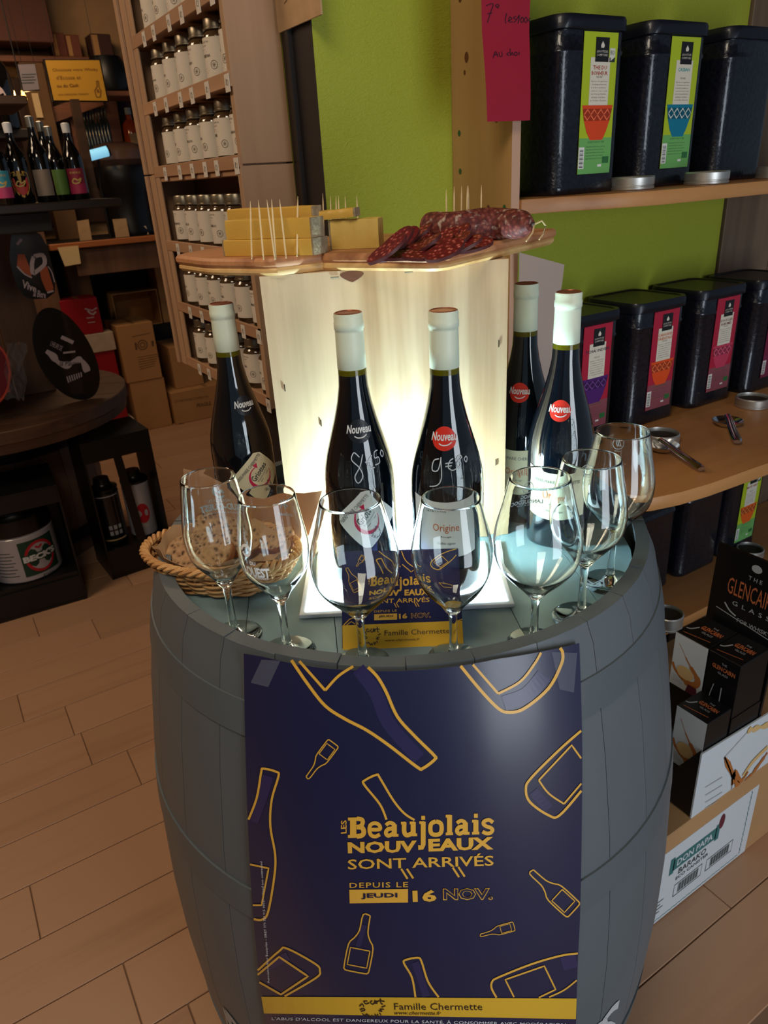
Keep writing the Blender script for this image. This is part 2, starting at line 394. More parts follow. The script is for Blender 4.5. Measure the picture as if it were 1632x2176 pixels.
for j in range(33):
    t = j/32; a_, b_ = edge(L_, t), edge(R_, t); row = []
    for i in range(41):
        u = i/40; x = a_[0]*(1-u)+b_[0]*u; y = a_[1]*(1-u)+b_[1]*u + (top_dip(u) if j == 0 else top_dip(u)*(1-t)**1.0)
        px = C(x, y); p = atbarrel(px[0], px[1], .0030)
        if j == 0: p.z = min(p.z, .9655)
        row.append(p)
    G.append(row)
MB().sheet([r[::-1] for r in G], .0006).build('paper', m_navy, poster, True, 60)
def PM(off): return lambda x, y: atbarrel(*C(x, y), off)
gold = MB(); g = PM(.0037)
def gl(pts, wd, sm=5): stroke(gold, pts, wd, g, sm, 14)
gl([(256, 92), (330, 200), (410, 300), (500, 360), (600, 412), (700, 480), (830, 580), (857, 585), (910, 545), (906, 525), (820, 440), (740, 350), (690, 240), (650, 170), (606, 124)], 14)
gl([(292, 96), (410, 230)], 12, 0); gl([(410, 230), (470, 165), (538, 120)], 12)
gl([(1028, 118), (1120, 230), (1200, 312), (1250, 330), (1320, 312), (1430, 220), (1488, 110), (1494, 60), (1482, 36)], 14)
gl([(1084, 112), (1200, 245)], 11, 0); gl([(1200, 245), (1300, 190), (1365, 110), (1395, 58)], 11)
gl([(1578, 414), (1480, 500), (1350, 630), (1326, 680), (1345, 740), (1430, 800), (1480, 800), (1579, 688)], 11)
gl([(1578, 540), (1535, 480), (1385, 640)], 8, 0); gl([(1385, 640), (1430, 700), (1500, 748)], 8); gl([(1500, 748), (1579, 655)], 8, 0)
gl([(60, 820), (98, 720), (118, 605), (128, 587), (188, 602), (197, 622), (166, 730), (160, 850), (182, 980), (178, 1080), (150, 1240), (122, 1276), (84, 1274)], 10)
gl([(67, 1024), (152, 1042), (120, 1210), (80, 1210)], 8, 0)
gl([(690, 820), (660, 750), (588, 660), (592, 640), (645, 615), (660, 630), (720, 730), (770, 790), (818, 822)], 10)
gl([(102, 1508), (200, 1420), (236, 1408), (365, 1478), (386, 1510), (368, 1542), (225, 1626)], 9)
gl([(102, 1528), (200, 1446), (332, 1535), (208, 1618), (110, 1562)], 9, 0)
gl([(822, 1630), (806, 1540), (770, 1476), (778, 1460), (832, 1450), (850, 1468), (880, 1560), (928, 1630)], 9)
gl([(1192, 1632), (1170, 1590), (1172, 1560), (1200, 1540), (1350, 1480), (1480, 1442), (1563, 1430)], 9)
gl([(1272, 1630), (1232, 1550), (1410, 1488), (1462, 1595), (1385, 1632)], 7, 0); gl([(1432, 1630), (1500, 1598), (1558, 1553)], 7)
for tip, base, hw, wd in (((330, 628), (448, 470), 30, 5), ((1352, 1058), (1545, 1235), 45, 6), ((1120, 1348), (1272, 1306), 21, 3.5), ((600, 1256), (550, 1515), 58, 6)):
    o_, l_ = bottle_shape(tip, base, hw); gl(o_, wd, 3); gl(l_, wd*.8, 0)
def gt(s, q, **kw): text_on(gold, s, q, g, **kw)
# slab lettering "Beaujolais": thick strokes with feet
def slab(mb, f, x0, x1, yb, yt, skew, tk):
    W_ = {'B': 1.15, 'e': .95, 'a': .98, 'u': 1.08, 'j': .5, 'o': .98, 'l': .5, 'i': .5, 's': .86}
    word = 'Beaujolais'; tot = sum(W_[c] for c in word)+.12*9; sx = (x1-x0)/tot; x = x0; h = yb-yt
    def S(pts, wd, sm=5): stroke(mb, [(px, py) for px, py in pts], wd, f, sm, 10)
    for c in word:
        w_ = W_[c]*sx; m = lambda u, v: (x+u*w_, yb-v*h-skew*((x+u*w_)-x0))
        k = tk
        if c == 'B':
            S([m(.3, 0), m(.3, 1)], k*1.25, 0); S([m(0, .06), m(.6, .06)], k*.6, 0); S([m(0, .94), m(.6, .94)], k*.6, 0); S([m(.5, .54), m(.6, .54)], k*.6, 0)
            S([m(.5, .95), m(.78, .9), m(.84, .75), m(.74, .58), m(.5, .53)], k*.85); S([m(.5, .53), m(.8, .48), m(.9, .27), m(.8, .1), m(.5, .05)], k*.95)
        elif c == 'e': S([m(.12, .38), m(.84, .38), m(.8, .6), m(.5, .7), m(.2, .6), m(.14, .35), m(.25, .1), m(.55, .02), m(.86, .12)], k*.75)
        elif c == 'a':
            S([m(.14, .58), m(.4, .7), m(.68, .6), m(.7, .4)], k*.75); S([m(.7, .6), m(.7, .04)], k, 0); S([m(.6, .05), m(.98, .05)], k*.55, 0)
            S([m(.68, .4), m(.3, .38), m(.14, .2), m(.3, .04), (m(.62, .14))], k*.8)
        elif c == 'u': S([m(.22, .7), m(.22, .22), m(.38, .04), m(.68, .12)], k*.9); S([m(.76, .7), m(.76, .03)], k, 0); S([m(.02, .66), m(.3, .66)], k*.55, 0); S([m(.55, .66), m(.84, .66)], k*.55, 0); S([m(.7, .05), m(1, .05)], k*.55, 0)
        elif c == 'j': S([m(.55, .7), m(.55, -.45), m(.4, -.6), m(-.1, -.6)], k*.95, 0); S([m(.05, .66), m(.7, .66)], k*.55, 0); S([m(.3, .9), m(.8, .9)], k*.8, 0)
        elif c == 'o': S([m(.5, .7), m(.2, .6), m(.12, .36), m(.2, .1), m(.5, .02), m(.8, .1), m(.88, .36), m(.8, .6), m(.5, .7)], k*.85)
        elif c == 'l': S([m(.55, 0), m(.55, 1)], k, 0); S([m(.05, .95), m(.7, .95)], k*.55, 0); S([m(.05, .05), m(1, .05)], k*.55, 0)
        elif c == 'i': S([m(.55, 0), m(.55, .7)], k, 0); S([m(.05, .66), m(.7, .66)], k*.55, 0); S([m(.05, .05), m(1, .05)], k*.55, 0); S([m(.3, .93), m(.8, .93)], k*.85, 0)
        elif c == 's': S([m(.9, .56), m(.6, .7), m(.25, .64), m(.18, .5), m(.4, .38), m(.72, .3), (m(.86, .18)), m(.7, .04), m(.4, .02), m(.1, .12)], k*.75)
        x += w_+.12*sx
slab(gold, g, 514, 1182, 902, 812, .028, 23)
gt('LES', [(508, 882), (508, 822), (482, 824), (482, 884)], bold=.02)
gt('NOUV', [(514, 974), (826, 970), (828, 914), (512, 922)], bold=.045); gt('EAUX', [(882, 966), (1178, 956), (1178, 898), (880, 908)], bold=.045)
gt('SONT ARRIVÉS', [(514, 1048), (1180, 1030), (1178, 972), (512, 990)], bold=.012)
for q in (((757, 1044), (786, 1090)), ((783, 1044), (812, 1088)), ((992, 1038), (1021, 1082)), ((1018, 1036), (1047, 1080))): gl(q, 9, 0)
gt('DEPUIS LE', [(522, 1132), (788, 1128), (788, 1104), (521, 1108)], spacing=1.15, bold=.006)
gt('16', [(810, 1196), (918, 1194), (918, 1140), (808, 1142)], bold=.04)
gt('NOV.', [(948, 1188), (1176, 1186), (1175, 1132), (947, 1134)], bold=.05)
patch(gold, [(522, 1202), (788, 1198), (788, 1136), (520, 1140)], g, 8, 2)
gold.build('gold_print', m_gold, poster)
dk = MB(); g2 = PM(.0042); text_on(dk, 'JEUDI', [(575, 1184), (740, 1181), (740, 1155), (574, 1157)], g2, bold=.03)
text_on(dk, 'NOV.', [(953, 1184), (1172, 1182), (1171, 1136), (952, 1138)], g2, bold=.012)
dk.build('navy_print', m_navy, poster)
g1 = PM(.0033)
for pts, wd in (([(560, 130), (640, 240), (700, 380), (840, 540)], 62), ([(1225, 290), (1330, 250), (1410, 160)], 70), ([(150, 620), (120, 720), (80, 830)], 50), ([(820, 1470), (850, 1560), (872, 1626)], 34), ([(150, 1490), (240, 1440)], 40), ([(1490, 1480), (1556, 1462)], 60), ([(1360, 690), (1430, 770)], 46), ([(590, 1300), (560, 1400)], 24)):
    pu = MB(); stroke(pu, pts, wd, g1, 6, 20); pu.build('purple_print', m_purp, poster)
yb = MB(); patch(yb, [(131, 1704), (1554, 1730), (1558, 1636), (119, 1628)], g, 30, 3); yb.build('yellow_band', m_yel, poster)
ik = MB(); text_on(ik, 'Famille Chermette', [(726, 1688), (1128, 1690), (1127, 1658), (724, 1658)], g2, bold=.0)
text_on(ik, 'www.chermette.fr', [(726, 1710), (938, 1712), (940, 1695), (728, 1693)], g2, shear=.3)
def logo(mb, f, ox, oy, sx, sy, wd):
    for pts in ([(0, -38), (-8, -30), (0, -20), (8, -28), (10, -40), (12, -22)], [(16, -38), (18, -22)], [(18, -32), (28, -38)], [(32, -48), (34, -24), (42, -22)], [(28, -38), (48, -34)],
                [(-52, -10), (-40, -22), (-34, -8)], [(-50, 6), (-36, 0), (-30, 8), (-46, 14)], [(-40, 24), (-30, 34), (-22, 26), (-18, 36)], [(-14, 30), (-10, 42), (0, 34), (2, 44)],
                [(10, 26), (16, 40), (22, 26)], [(28, 20), (34, 32)], [(24, 10), (38, 14), (30, 4), (46, 4)], [(36, -6), (52, -14)], [(-20, -36), (-34, -34), (-26, -22), (-12, -28)]):
        stroke(mb, [(ox+x*sx, oy+y*sy) for x, y in pts], wd, f, 4)
logo(ik, g2, 626, 1682, 1.15, .95, 5); ik.build('dark_print', m_ink, poster)
wt = MB(); text_on(wt, "L'ABUS D'ALCOOL EST DANGEREUX POUR LA SANTÉ. À CONSOMMER AVEC MODÉRATION.", [(166, 1734), (1516, 1764), (1516, 1746), (167, 1718)], g, spacing=1.05)
text_on(wt, 'Association Inter Beaujolais – SIRET 779 759 915 00017 – Visuel non contractuel', [(160, 1565), (126, 1010), (112, 1012), (146, 1566)], g, res=1)
wt.build('white_print', m_white, poster)
m_tape = mat('clear_tape', (220, 225, 235), .12, trans=.0, alpha=.09, spec=.8)
for q in ([(70, 195), (150, 215), (205, 95), (120, 90)], [(1480, 225), (1545, 240), (1560, 60), (1445, 55)]):
    t_ = MB(); patch(t_, q, PM(.0048), 5, 5); t_.build('tape', m_tape, poster, True)
# ================================================================ ON THE BARREL
N_CR = Vector((-.434, -.901, 0)).normalized(); T_CR = Vector((.901, -.434, 0)).normalized()
m_crate = wood('pale_pine_crate', (212, 186, 150), (172, 138, 100), 'z', 34, .6, 3.4, .42)
crate = thing('wooden_crate', 'upright pale pine wine crate standing behind the bottles', 'crate', (.434, .69, ZH))
CL, CRr = Vector((.309, .742, 0)), Vector((.552, .625, 0)); T_CR = (CRr-CL).normalized(); N_CR = Vector((T_CR.y, -T_CR.x, 0))
def crp(u, d, z): p = CL+T_CR*u-N_CR*d; return (p.x, p.y, z)
WCR = (CRr-CL).length; CT = 1.270
def crbox(u0, u1, d0, d1, z0, z1): return MB().hexa([crp(u0, d0, z0), crp(u1, d0, z0), crp(u1, d1, z0), crp(u0, d1, z0), crp(u0, d0, z1), crp(u1, d0, z1), crp(u1, d1, z1), crp(u0, d1, z1)])
crbox(0, WCR, 0, .009, ZH+.0005, CT).build('bottom_board', m_crate, crate)
for u0, u1 in ((0, .009), (WCR-.009, WCR)): crbox(u0, u1, .0092, .16, ZH+.0005, CT).build('side_board', m_crate, crate)
for z0, z1 in ((ZH+.0005, ZH+.012), (CT-.011, CT)): crbox(.0092, WCR-.0092, .0092, .16, z0, z1).build('end_board', m_crate, crate)
m_knot = mat('dark_knot', (104, 62, 40), .6); m_metal = mat('dull_steel', (176, 178, 180), .28, 1); m_stap = mat('dark_staple', (70, 62, 50), .4, .8)
fc = lambda u, z: Vector(crp(u, -.0006, z))
kn = MB(); P_ = [fc(.098+.013*math.cos(t*PI/8), CT-.004+.0035*math.sin(t*PI/8)-.005*(1-abs(math.cos(t*PI/8)))*(math.sin(t*PI/8)<0)) for t in range(16)]; kn.add(P_, [tuple(range(16))]); kn.build('knot', m_knot, crate)
st = MB()
for u, z, v in ((.013, 1.145, 1), (.01, 1.0, 1), (.05, 1.10, 1), (WCR-.01, 1.175, 1), (WCR-.012, 1.03, 1), (.075, CT-.006, 0), (.155, CT-.006, 0)):
    a_, b_ = fc(u, z), fc(u+(0 if v else .009), z+(.008 if v else 0)); st.tube([a_+N_CR*.0004, b_+N_CR*.0004], .0006, 6)
st.build('staple', m_stap, crate)
# illuminated display plate and lamp
m_acr = mat('white_acrylic', (240, 246, 248), .25, emit=0)
m_led = mat('led_diffuser', (205, 238, 255), .3, emit=100)
PA, PB = Vector((.250, .607, 0)), Vector((.446, .486, 0)); TP = (PB-PA).normalized(); NP = Vector((-TP.y, TP.x, 0)); PW = (PB-PA).length
plate = thing('display_plate', 'white acrylic display plate glowing under the two middle bottles', 'display plate', PA+TP*PW/2+NP*.07+Vector((0, 0, ZH)))
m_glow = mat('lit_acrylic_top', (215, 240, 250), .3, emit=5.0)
pq = [PA, PB, PB+NP*.150, PA+NP*.150]
MB().prism([(p.x, p.y) for p in pq], ZH+.0004, ZH+.0050, .0008).build('base', m_acr, plate)
pi_ = [PA+TP*.006+NP*.006, PB-TP*.006+NP*.006, PB-TP*.006+NP*.144, PA+TP*.006+NP*.144]
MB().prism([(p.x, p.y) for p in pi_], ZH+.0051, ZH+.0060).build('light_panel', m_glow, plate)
ZP = ZH+.0062
lampo = thing('led_light', 'small bright white LED light standing between the two middle bottles', 'lamp', (.418, .662, ZP))
def lbox(c, d, n_, m_): 
    mb = MB(); mb.box((0, 0, 0), d, math.atan2(T_CR.y, T_CR.x), .002); mb.v = [(x+c[0], y+c[1], z+c[2]) for x, y, z in mb.v]; return mb.build(n_, m_, lampo)
LC = (.4165, .6655)
lbox((LC[0], LC[1], ZP+.004), (.060, .020, .008), 'foot', m_acr)
lbox((LC[0], LC[1], ZP+.033), (.052, .010, .048), 'luminous_panel', m_led)
lamp('led_light_glow', 'POINT', (LC[0]-.012, LC[1]-.030, ZP+.050), None, 5.6, (.62, .92, 1.0), .012)

# ---------------------------------------------------------------- wine bottles
m_dark = mat('dark_wine_glass', (5, 12, 20), .04, coat=1.0, spec=.6)
m_neck = mat('olive_glass', (118, 112, 18), .06, trans=.5)
m_caps = mat('ivory_capsule', (214, 222, 200), .42, bump=.05, bscale=300)
m_captop = mat('copper_cap_disc', (150, 84, 60), .4, .5)
m_lab = mat('cream_label_paper', (226, 222, 190), .6); m_lab2 = mat('white_label_paper', (232, 238, 236), .6)
m_red = mat('red_sticker', (214, 48, 32), .4); m_blk = mat('black_sticker', (26, 30, 38), .35)
m_pink = mat('crimson_ink', (206, 26, 84), .5); m_orng = mat('orange_ink', (206, 110, 60), .5); m_txt = mat('dark_grey_ink', (66, 74, 76), .6); m_green = mat('green_ink', (40, 120, 60), .6)
m_marker = mat('white_marker_ink', (214, 226, 240), .4)
BPROF = [(0, .004), (.020, .002), (.036, 0), (.0385, .003), (.039, .008), (.039, .118), (.0385, .128), (.037, .140), (.0335, .155), (.0285, .172), (.0225, .192), (.0180, .210), (.0153, .226), (.0147, .238)]
def prof_r(z):
    for (ra, za), (rb, zb) in zip(BPROF[4:], BPROF[5:]):
        if za <= z <= zb: return ra+(rb-ra)*(z-za)/(zb-za)
    return .0147
def make_bottle(label, loc, face, sticker, labkind, price=None, sdz=0, labrot=0):
    """face: direction (radians) the label looks"""
    t = thing('wine_bottle', label, 'bottle', loc, 'bottles of red wine on the barrel'); X, Y, Z = loc
    MB().lathe(BPROF, loc, 48).build('glass_body', m_dark, t, True, 60)
    MB().lathe([(.0147, .238), (.0146, .2415), (.0145, .245)], loc, 32).build('neck_band', m_neck, t, True)
    MB().lathe([(.0143, .2435), (.0148, .2440), (.0146, .262), (.0143, .280), (.0143, .2825), (.0150, .2832), (.0150, .2895), (.0144, .2905), (.0146, .2965), (.0140, .2985)], loc, 40).build('capsule', m_caps, t, True, 50)
    MB().lathe([(.0140, .2985), (.0125, .2992), (.0121, .2984), (.0, .2984)], loc, 32).build('cap_disc', m_captop, t, True)
    S = lambda off: (lambda u, v: Vector((X+(prof_r(v)+off)*math.cos(face+u/.039), Y+(prof_r(v)+off)*math.sin(face+u/.039), Z+v)))
    # round sticker on the shoulder
    mb = MB(); zc = sdz; rr = .0118; f = S(.0005); G_ = []
    def disc(mbx, f, uc, vc, r, n=28):
        P = [f(uc, vc)]
        for k in (1, 2, 3):
            for i in range(n): a_ = 2*PI*i/n; P.append(f(uc+r*k/3*math.cos(a_)*.039/max(prof_r(vc), .02), vc+r*k/3*math.sin(a_)))
        fs = [(0, 1+i, 1+(i+1) % n) for i in range(n)]
        for k in (0, 1): fs += [(1+k*n+i, 1+(k+1)*n+i, 1+(k+1)*n+(i+1) % n, 1+k*n+(i+1) % n) for i in range(n)]
        mbx.add(P, fs)
    disc(mb, f, 0, zc, rr); mb.build('round_sticker', m_red if sticker == 'red' else m_blk, t)
    k_ = .039/prof_r(zc); mb = MB(); text_on(mb, 'Nouveau', rectq(-.0128*k_, zc-.002, .0128*k_, zc+.0065), S(.0009), bold=.025, shear=.15)
    stroke(mb, [(-.005*k_, zc-.0045), (-.002*k_, zc-.0062), (.003*k_, zc-.006), (.007*k_, zc-.0035)], [.0011, .0012]*6+[.0006]*8, S(.0009), 4)
    mb.build('sticker_print', m_white, t)
    f1, f2 = S(.0006), S(.0010)
    if labkind == 'griottes':
        def rot(a_, cx=labrot, cy=.090):
            ca, sa = math.cos(a_), math.sin(a_); return lambda u, v: (cx+u*ca-v*sa, cy+u*sa+v*ca)
        R = rot(math.radians(45)); h_ = .026; c_ = .006
        pts = [(-h_+c_, -h_), (h_-c_, -h_), (h_, -h_+c_), (h_, h_-c_), (h_-c_, h_), (-h_+c_, h_), (-h_, h_-c_), (-h_, -h_+c_)]
        mb = MB(); n_ = 14; G_ = []
        for j in range(n_+1):
            v = -h_+2*h_*j/n_; e = h_-max(0, c_-(h_-abs(v))); G_.append([f1(*R(-e+2*e*i/n_, v)) for i in range(n_+1)])
        mb.sheet(G_); mb.build('label', m_lab if price is None else m_lab2, t, True)
        mb = MB(); text_on(mb, 'PIERRE-MARIE CHERMETTE', [R(*p) for p in ((-.0235, .0165), (.0235, .0165), (.0235, .0205), (-.0235, .0205))], f2)
        text_on(mb, 'Griottes', [R(*p) for p in ((-.0085, .0005), (.018, .0005), (.018, .0085), (-.0085, .0085))], f2, bold=.01)
        text_on(mb, 'Beaujolais nouveau', [R(*p) for p in ((-.006, -.0035), (.014, -.0035), (.014, -.0012), (-.006, -.0012))], f2)
        stroke(mb, [R(*p) for p in ((-.004, -.006), (.013, -.006))], .0006, f2, 0)
        logo(mb, lambda x, y: f2(*R((x)*.00014-.003, -(y)*.00014-.019)), 0, 0, 1, 1, 5); mb.build('label_print', m_txt, t)
        mb = MB(); arc = []; wds = []
        for k in range(33):
            a_ = math.radians(70+k*270/32); arc.append(R(.002+.0145*math.cos(a_), -.001+.0145*math.sin(a_))); wds.append(.0009+.0034*max(0, math.sin(PI*(k/32)))**2)
        stroke(mb, arc, wds, f2, 0); a_ = R(.0085, .0155); mb.add([f2(*R(.0065, .0165)), f2(*R(.0125, .0150)), f2(*R(.0075, .0095))], [(0, 1, 2)]); mb.build('letter_g', m_pink, t)
    else:
        a0 = -.036; a1 = .036; mb = MB(); G_ = []; LZ0, LZ1 = (.049, .114) if price else (.042, .101); dz = LZ1-.096
        for j in range(9):
            row = []
            for i in range(25):
                u = a0+(a1-a0)*i/24; zt = LZ1+.005*(abs(u)/.036)**2; zb_ = LZ0+.004*(abs(u)/.036)**2; row.append(f1(u+labrot, zb_+(zt-zb_)*j/8))
            G_.append(row)
        mb.sheet(G_); mb.build('label', m_lab2 if price else m_lab, t, True)
        mb = MB(); text_on(mb, 'PIERRE-MARIE CHERMETTE', rectq(-.027+labrot, .0835+dz, .027+labrot, .0875+dz), f2)
        text_on(mb, '· Rouge ·', rectq(-.008+labrot, .0555+dz, .008+labrot, .058+dz), f2); text_on(mb, 'Vieilles vignes', rectq(-.010+labrot, .047+dz, .010+labrot, .0505+dz), f2); mb.build('label_print', m_txt, t)
        mb = MB(); text_on(mb, 'Origine', rectq(-.0145+labrot, .061+dz, .0145+labrot, .072+dz), f2); mb.build('label_title', m_orng, t)
    if price:
        mb = MB(); f3 = S(.0007); z0 = .148
        if price == '8':
            L = [[(-.003, .026), (-.009, .030), (-.012, .024), (-.004, .017), (-.001, .009), (-.006, .003), (-.009, .009), (-.003, .018), (.001, .028)], [(.012, .026), (.007, .022), (.006, .016), (.013, .015)], [(.003, .021), (.011, .022)],
                 [(.021, .029), (.016, .028), (.015, .023), (.020, .023), (.020, .018), (.014, .017)], [(.027, .028), (.024, .025), (.026, .022), (.029, .025), (.027, .028)]]
        else:
            L = [[(-.006, .026), (-.012, .024), (-.013, .016), (-.007, .016), (-.004, .025), (-.004, .026), (-.003, .010), (-.007, .003), (-.015, .001)], [(.010, .026), (.006, .024), (.004, .019), (.008, .016), (.013, .017)], [(.001, .022), (.009, .0225)], [(.001, .0195), (.008, .020)],
                 [(.019, .028), (.014, .026), (.018, .021), (.015, .018), (.014, .022), (.020, .026), (.018, .028)], [(.026, .026), (.023, .024), (.025, .021), (.027, .024), (.026, .026)]]
        for pts in L: stroke(mb, [(x*1.05, y*1.15+z0-.019) for x, y in pts], .0011, f3, 5)
        mb.build('marker_price', m_marker, t)
    return t
CA = lambda x, y: math.atan2(-y, -x)
def place(px, py, z0): p = atz(px, py, z0+.2985); return (p.x, p.y, z0)
b1 = make_bottle('dark wine bottle with a tilted griotte label behind the bread basket', place(469, 645, ZH+.0005), CA(.3, .84)+.42, 'black', 'griottes', None, .180)
b2 = make_bottle('dark wine bottle with 8€50 written on its shoulder', place(739, 664, ZP), CA(.371, .667)+.10, 'black', 'griottes', '8', .184)
b3 = make_bottle('dark wine bottle with a red sticker and 9€80 written on it', place(942, 659, ZP), CA(.443, .599)-.06, 'red', 'origine', '9', .178)
b4 = make_bottle('dark wine bottle with a red sticker half hidden beside the crate', place(1119, 602, ZH+.0005), CA(.619, .669)-.18, 'red', 'origine', None, .173)
b5 = make_bottle('dark wine bottle with a red sticker nearest the tea tins', place(1209, 620, ZH+.0005), CA(.604, .584)-.10, 'red', 'origine', None, .173)

# ---------------------------------------------------------------- tasting glasses
m_glass = mat('clear_glass', (250, 255, 255), .0, trans=1.0, ior=1.46)
m_etch = mat('white_etching', (244, 248, 250), .7)
def glass_prof(Rm, Rr, hb, hm, hr, ft):
    o = [(0, 0), (ft, 0), (ft+.0004, .0008), (ft-.002, .0020), (.012, .0034), (.0056, .0075), (.0042, .018), (.0037, hb*.55), (.0042, hb-.006), (.0075, hb-.001), (Rm*.36, hb+.0075), (Rm*.68, hb+.0215), (Rm*.91, hb+(hm-hb)*.66), (Rm, hm), (Rm*.970, hm+(hr-hm)*.25), (Rr+(Rm-Rr)*.44, hm+(hr-hm)*.62), (Rr+.0003, hr-.001), (Rr, hr)]
    th = .0009
    i_ = [(Rr-.0008, hr), (Rr+.0003-th, hr-.0012), (Rr+(Rm-Rr)*.44-th, hm+(hr-hm)*.62), (Rm*.970-th, hm+(hr-hm)*.25), (Rm-th, hm), (Rm*.91-th, hb+(hm-hb)*.66), (Rm*.68-.0011, hb+.0224), (Rm*.36-.001, hb+.0089), (Rm*.15, hb+.0022), (0, hb+.0015)]
    return o, o+i_
def crp_(p, k=3):
    """smooth the profile"""
    return p
def gm(o_, z):
    for (ra, za), (rb, zb) in zip(o_[9:], o_[10:]):
        if za <= z <= zb: return ra+(rb-ra)*(z-za)/(zb-za)
    return o_[-1][0]
GL = [((.182, .620), 'a', 'stemmed tasting glass with mirrored white lettering in front of the bread basket', .1782),
      ((.214, .560), 'a', 'stemmed tasting glass etched OUEST, second from the bread basket end', .1715),
      ((.266, .500), 'b', 'wide stemmed glass in front of the left half of the small card', .1725),
      ((.340, .454), 'm', 'stemmed glass in front of the right half of the small card', .1695),
      ((.418, .427), 'b', 'wide stemmed glass etched AOC with a round tree emblem', .176),
      ((.487, .431), 'a2', 'stemmed glass in front of the rearmost glass on the tin side', .1750),
      ((.563, .461), 'a2', 'rearmost stemmed glass of the row, in front of the wooden shelf', .1770)]
TY = {'a': (.0328, .0255, .064, .116, .028), 'a2': (.0365, .0268, .065, .116, .029), 'b': (.0405, .0268, .056, .109, .026), 'm': (.0366, .0255, .056, .114, .025)}
for (gx, gy), ty, lb, hr in GL:
    Rm, Rr, hb_, hm_, ft = TY[ty]; o_, p_ = glass_prof(Rm, Rr, hb_, hm_, hr, ft)
    sp = []
    for i in range(len(p_)-1):
        P0, P1, P2, P3 = p_[max(i-1, 0)], p_[i], p_[i+1], p_[min(i+2, len(p_)-1)]
        for j in range(4 if 3 < i < len(p_)-2 and i not in (16, 17) else 1):
            n_ = 4 if 3 < i < len(p_)-2 and i not in (16, 17) else 1; t_ = j/n_
            sp.append(tuple(max(0, .5*(2*P1[q]+(P2[q]-P0[q])*t_+(2*P0[q]-5*P1[q]+4*P2[q]-P3[q])*t_*t_+(3*P1[q]-P0[q]-3*P2[q]+P3[q])*t_**3)) for q in (0, 1)))
    sp.append(p_[-1])
    g_ = thing('wine_glass', lb, 'glass', (gx, gy, ZH+.0004), 'tasting glasses along the barrel rim')
    MB().lathe(sp, (gx, gy, ZH+.0004), 56).build('glass', m_glass, g_, True, 0)
    vdir = math.atan2(-gy, -gx)
    def GS(pc, far): 
        base = vdir+(PI if far else 0)+pc
        return lambda u, v: Vector((gx+(gm(o_, v)+.0005)*math.cos(base+u/Rm), gy+(gm(o_, v)+.0005)*math.sin(base+u/Rm), ZH+.0004+v))
    mb = MB()
    if gx == .182:
        f = GS(-.25, 1); text_on(mb, 'VIGNOBLES DU', rectq(-.013, .1395, .013, .1430), f, bold=.01); text_on(mb, 'SUD-OUEST', rectq(-.022, .1300, .022, .1380), f, bold=.04); text_on(mb, "L'ORIGINE A L'ORIGINALITE", rectq(-.020, .1262, .020, .1284), f)
        stroke(mb, [(-.006, .147), (-.003, .1445), (.001, .1455), (.005, .150), (.003, .153), (-.001, .150), (-.005, .152), (-.006, .149)], .0024, f, 5)
    elif gx == .214:
        f = GS(-.75, 0); text_on(mb, 'DU', rectq(.000, .117, .006, .1205), f, bold=.02); text_on(mb, 'SUD-OUEST', rectq(-.024, .104, .018, .115), f, bold=.04); text_on(mb, "L'ORIGINE A L'ORIGINALITE", rectq(-.018, .102, .016, .1042), f)
        stroke(mb, [(-.008, .128), (-.004, .125), (.000, .127), (.001, .132), (-.003, .135), (-.008, .133), (-.010, .129)], .0026, f, 5)
        f = GS(-.55, 1)
        for k in range(7): a_ = 2*PI*k/7; stroke(mb, [(0, .150), (.0055*math.cos(a_), .150+.0055*math.sin(a_))], .0018, f, 0)
        text_on(mb, 'Occitanie', rectq(-.008, .137, .008, .1405), f, bold=.03)
    elif gx == .418:
        f = GS(.35, 1); text_on(mb, 'AOC', rectq(-.005, .1405, .007, .1450), f, bold=.03); text_on(mb, 'LANGUEDOC', rectq(-.018, .1345, .018, .1393), f, bold=.03); text_on(mb, 'Les Vins de Terroir', rectq(-.010, .1320, .010, .1342), f, shear=.3)
        stroke(mb, [(.0065*math.cos(k*PI/12), .153+.0065*math.sin(k*PI/12)) for k in range(25)], .0008, f, 0)
        for a_ in (-90, 90, 30, 150, 60, 120): stroke(mb, [(0, .152), (.0045*math.cos(math.radians(a_)), .152+.0045*math.sin(math.radians(a_)))], .0008, f, 0)
    elif gx in (.487, .563):
        f = GS(.1, 1)
        stroke(mb, [(-.006, .150), (-.002, .146), (.004, .147), (.007, .153), (.002, .157), (-.005, .155), (-.006, .150)], .0007, f, 5)
        for k in range(3): stroke(mb, [(-.003+k*.002, .149), (.000+k*.002, .155)], .0008, f, 0)
        stroke(mb, [(-.003, .143), (.004, .1435)], .0006, f, 0)
    if mb.v: mb.build('etched_print', m_etch, g_)

# ---------------------------------------------------------------- small card
m_cnavy = mat('card_navy_ink', (40, 42, 82), .7, spec=.15); m_cgold = mat('card_gold_ink', (226, 176, 74), .7, spec=.15); m_cyel = mat('card_yellow_ink', (226, 182, 60), .7, spec=.15)
card = thing('display_card', 'small navy and yellow card standing in front of the glowing plate', 'card', (.33, .50, ZH))
A0, B0 = atz(727, 1378, ZH+.0006), atz(985, 1367, ZH+.0006); UC = B0-A0; wc = UC.length; UC.normalize(); NCt = Vector((UC.y, -UC.x, 0))
def tilt_top(px, py, base):
    best = min((abs((EYE+ray(px, py)*(k/1000)-base).dot(UC)) , k) for k in range(500, 900)); return EYE+ray(px, py)*(best[1]/1000)
A1 = Vector(tilt_top(725, 1172, A0)); VC = A1-A0; VC -= UC*VC.dot(UC)
if VC.length > .2 or VC.length < .08: VC = Vector((0, 0, .11))-NCt*.045
VC = VC.normalized(); lean = VC.dot(-NCt)
NC_ = UC.cross(VC).normalized()
